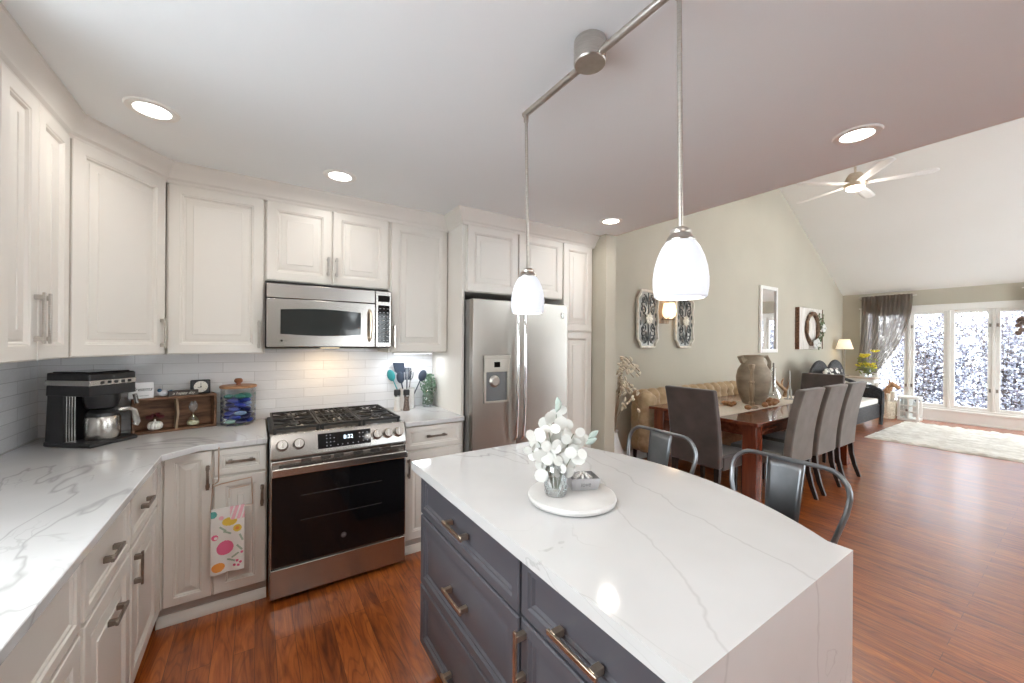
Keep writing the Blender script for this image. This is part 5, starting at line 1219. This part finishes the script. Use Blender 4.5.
# right counter things
t = thing('salt_grinder', 'clear salt grinder with black top, full of white salt', 'grinder', (.921, 3.035, .9145))
MB().lathe([(.0005, 0), (.027, 0), (.027, .004), (.021, .05), (.019, .09), (.023, .120), (.0005, .120)], n=20).build('salt_body', mat('salt_white', (.83, .82, .80), .5), t); MB().lathe([(.025, .120), (.026, .155), (.022, .165), (.0005, .166)], n=20).build('grinder_top', black_pl, t); MB().lathe([(.0245, .112), (.0255, .122)], n=20, caps=False).build('steel_ring', chrome, t)
t = thing('pepper_grinder', 'clear pepper grinder with black top, full of dark peppercorns', 'grinder', (.985, 3.005, .9145))
MB().lathe([(.0005, 0), (.026, 0), (.026, .004), (.020, .05), (.016, .09), (.022, .120), (.0005, .120)], n=20).build('pepper_body', noise_tint(mat('peppercorns', (.1, .06, .05), .5), 160, (.03, .02, .02), (.30, .22, .18)), t); MB().lathe([(.024, .120), (.025, .155), (.021, .165), (.0005, .166)], n=20).build('grinder_top', black_pl, t); MB().lathe([(.0235, .112), (.0245, .122)], n=20, caps=False).build('steel_ring', chrome, t)
ux, uy = 1.020, 3.10
t = thing('utensil_crock', 'white square ceramic crock holding the utensils beside the range', 'crock', (ux, uy, .9145))
MB().lathe([(.0005, 0), (.058, 0), (.060, .004), (.060, .165), (.056, .165), (.055, .008), (.0005, .007)], n=28, caps=False).build('crock_body', porcelain, t)
navy = mat('navy_silicone', (.03, .045, .075), .5); teal = mat('teal_silicone', (.03, .30, .32), .5)
def uten(name, lb, dx, dy, hgt, kind, mt, lean):
    t = thing(name, lb, 'utensil', (ux + dx * .3, uy + dy * .3, .9145 + .012), 0)
    e = R_ * lean * 1.15 + Vector((0, 0, hgt * .90)); m = MB(); m.cyl((0, 0, 0), tuple(e * .72), .005, n=8); m.build('shaft', mt if kind != 'whisk' else chrome, t)
    dd = e.normalized(); sd = R_; m = MB(); c = e * .72
    if kind == 'turner':
        pts = [c - sd * .012, c - sd * .042 + dd * .03, c - sd * .046 + dd * .10, c + sd * .046 + dd * .10, c + sd * .042 + dd * .03, c + sd * .012]
        m.add([p - F * .002 for p in pts] + [p + F * .002 for p in pts], [tuple(range(6))[::-1], tuple(range(6, 12))] + [(i, (i + 1) % 6, 6 + (i + 1) % 6, 6 + i) for i in range(6)])
    elif kind == 'spoon': m.ell(c + dd * .045, (.032, .010, .048), rot=Matrix.Rotation(YAW * -1, 3, 'Z') @ Matrix.Rotation(math.atan2(lean, hgt), 3, 'Y'))
    elif kind == 'whisk':
        for k in range(5):
            a = k * PI / 5; ax_ = sd * math.cos(a) + F * math.sin(a); m.tube([c, c + dd * .04 + ax_ * .022, c + dd * .085 + ax_ * .024, c + dd * .11, c + dd * .085 - ax_ * .024, c + dd * .04 - ax_ * .022, c], .0018, 5)
    elif kind == 'masher':
        for k in range(-2, 3): m.tube([c + sd * .012 * k, c + sd * .015 * k + dd * .05, c + sd * .012 * k + dd * .10], .005, 6)
    m.build('head', mt if kind != 'whisk' else chrome, t)
uten('silicone_turner', 'navy slotted turner standing tallest in the crock', -.03, .0, .40, 'turner', navy, -.055)
uten('silicone_spatula', 'teal spatula leaning left out of the crock', -.05, .02, .33, 'spoon', teal, -.115)
uten('ladle_spoon', 'navy spoon leaning right out of the crock', .04, .0, .33, 'spoon', navy, .115)
uten('wire_whisk', 'steel wire whisk standing in the middle of the crock', .01, .02, .32, 'whisk', navy, .03)
uten('pasta_fork', 'navy pronged serving fork just left of the whisk', -.01, -.02, .34, 'masher', navy, .0)
uten('basting_spoon', 'second navy spoon low at the left front of the crock', -.02, -.02, .30, 'spoon', navy, -.05)
t = thing('bottle_plant', 'leafy green sprig in a clear glass bottle beside the fridge panel', 'plant', (1.195, 3.10, .9145))
MB().lathe([(.0005, .001), (.040, .001), (.044, .02), (.044, .09), (.020, .13), (.018, .16)], n=24, caps=False).build('bottle', clear_glass, t)
m = MB(); rnd = random.Random(6); st = MB()
for k in range(6):
    a = k * PI / 3; e = Vector((.035 * math.cos(a), .025 * math.sin(a), .22 + .05 * (k % 2))); st.tube([(0, 0, .02), (e.x * .4, e.y * .4, .13), tuple(e)], .002, 5)
for k in range(420):
    z = rnd.uniform(.02, .27); r = .066 * math.sqrt(rnd.random()) * (1 if z > .12 else .62); r *= (1 - max(0, z - .2) * 6); a = rnd.uniform(0, 2 * PI); m.ell((.006 + r * math.cos(a), r * math.sin(a), z), (.011, .003, .006), 6, 4, Matrix.Rotation(rnd.uniform(0, 6), 3, 'Z') @ Matrix.Rotation(rnd.uniform(-1, 1), 3, 'Y'))
st.build('stems', stem_m, t); m.build('leaves', noise_tint(mat('sprig_green', (.15, .26, .17), .6), 30, (.08, .16, .09), (.28, .40, .30)), t)
# outlets on backsplash
t = thing('wall_outlet', 'white outlet plate on the dining wall side of the pantry', 'outlet', (2.747, 2.9, .35)); MB().box(0, .005, -.035, .035, -.055, .055).build('plate', trim_w, t, bevel=.002)

# towel rack and towel on the left base cabinet
t = thing('towel_rack', 'thin copper wire towel holder hooked over the cabinet drawer', 'towel rack', (-.1, 2.58, .80))
cw = mat('copper_wire', (.62, .45, .33), .3, 1.0); yo = -.034
def wp(x, z, y=yo): return (x + .1, y, z - .80)
m = MB(); m.tube([wp(-.165, .893, -.0225), wp(-.165, .893, -.028), wp(-.165, .72), wp(-.165, .715), wp(-.19, .70), wp(-.19, .690), wp(-.155, .700), wp(-.02, .712), wp(-.02, .70), wp(-.015, .565), wp(-.06, .563)], .0028, 6)
m.tube([wp(-.19, .69), wp(-.198, .56), wp(-.192, .556), wp(-.05, .560)], .0022, 6); m.tube([wp(-.12, .62), wp(-.12, .665), wp(-.03, .672)], .0018, 6); m.build('wire', cw, t)
tw_m = [mat('towel_white', (.84, .83, .80), .9), mat('towel_pink', (.78, .16, .30), .9), mat('towel_light_pink', (.88, .50, .58), .9), mat('towel_yellow', (.85, .62, .10), .9), mat('towel_orange', (.88, .36, .08), .9), mat('towel_teal', (.12, .42, .40), .9), mat('towel_green', (.38, .48, .38), .9)]
def tcol(u, v):  # u across 0..1, v from top 0 to bottom 1 (aspect 2.3)
    y = v * 2.3
    def ci(cx, cy, r, sx=1): return ((u - cx) / sx) ** 2 + (y - cy) ** 2 < r * r
    if ci(.42, 1.42, .25, 1.0): return 1
    if u > .55 and y < .48 and u - y * .35 > .42: return 2 if int((u * 1.0 + y * .3) * 18) % 3 else 0
    if ci(.55, .52, .15, 1.5): return 3
    if ci(.78, .80, .13): return 4 if ci(.78, .80, .06) else 3
    if ci(.22, 2.06, .16, 1.2): return 4
    if ci(.06, .20, .12): return 5
    if ci(.12, 1.0, .10) and not ci(.15, 1.02, .05): return 1
    if ci(.3, .35, .07): return 2
    for (cx, cy, a) in ((.35, .75, .8), (.48, .9, .5), (.72, 1.75, -.6), (.85, 1.5, .9), (.6, 1.9, .4), (.9, 1.15, 1.2)):
        dx, dy = u - cx, y - cy; p = dx * math.cos(a) + dy * math.sin(a); q_ = -dx * math.sin(a) + dy * math.cos(a)
        if abs(p) < .13 and abs(q_) < .03: return 6
    for (cx, cy) in ((.78, 1.95), (.88, 2.02), (.7, 2.1), (.82, 2.12), (.92, 1.68)):
        if ci(cx, cy, .045): return 1
    return 0
m = MB(); m.grid(lambda u, v: (-.145 * (.5 - u) - .035 + .0, .0 - .006 * math.sin(u * 9) * v, -.345 * v + .02 * (u - .5) * 0), 70, 160, tcol)
t = thing('kitchen_towel', 'white kitchen towel with pink, yellow and teal flowers hanging on the rack', 'towel', (-.088, 2.5375, .575), .0)
m.build('cloth', tw_m, t, smooth=60, solid=.002)
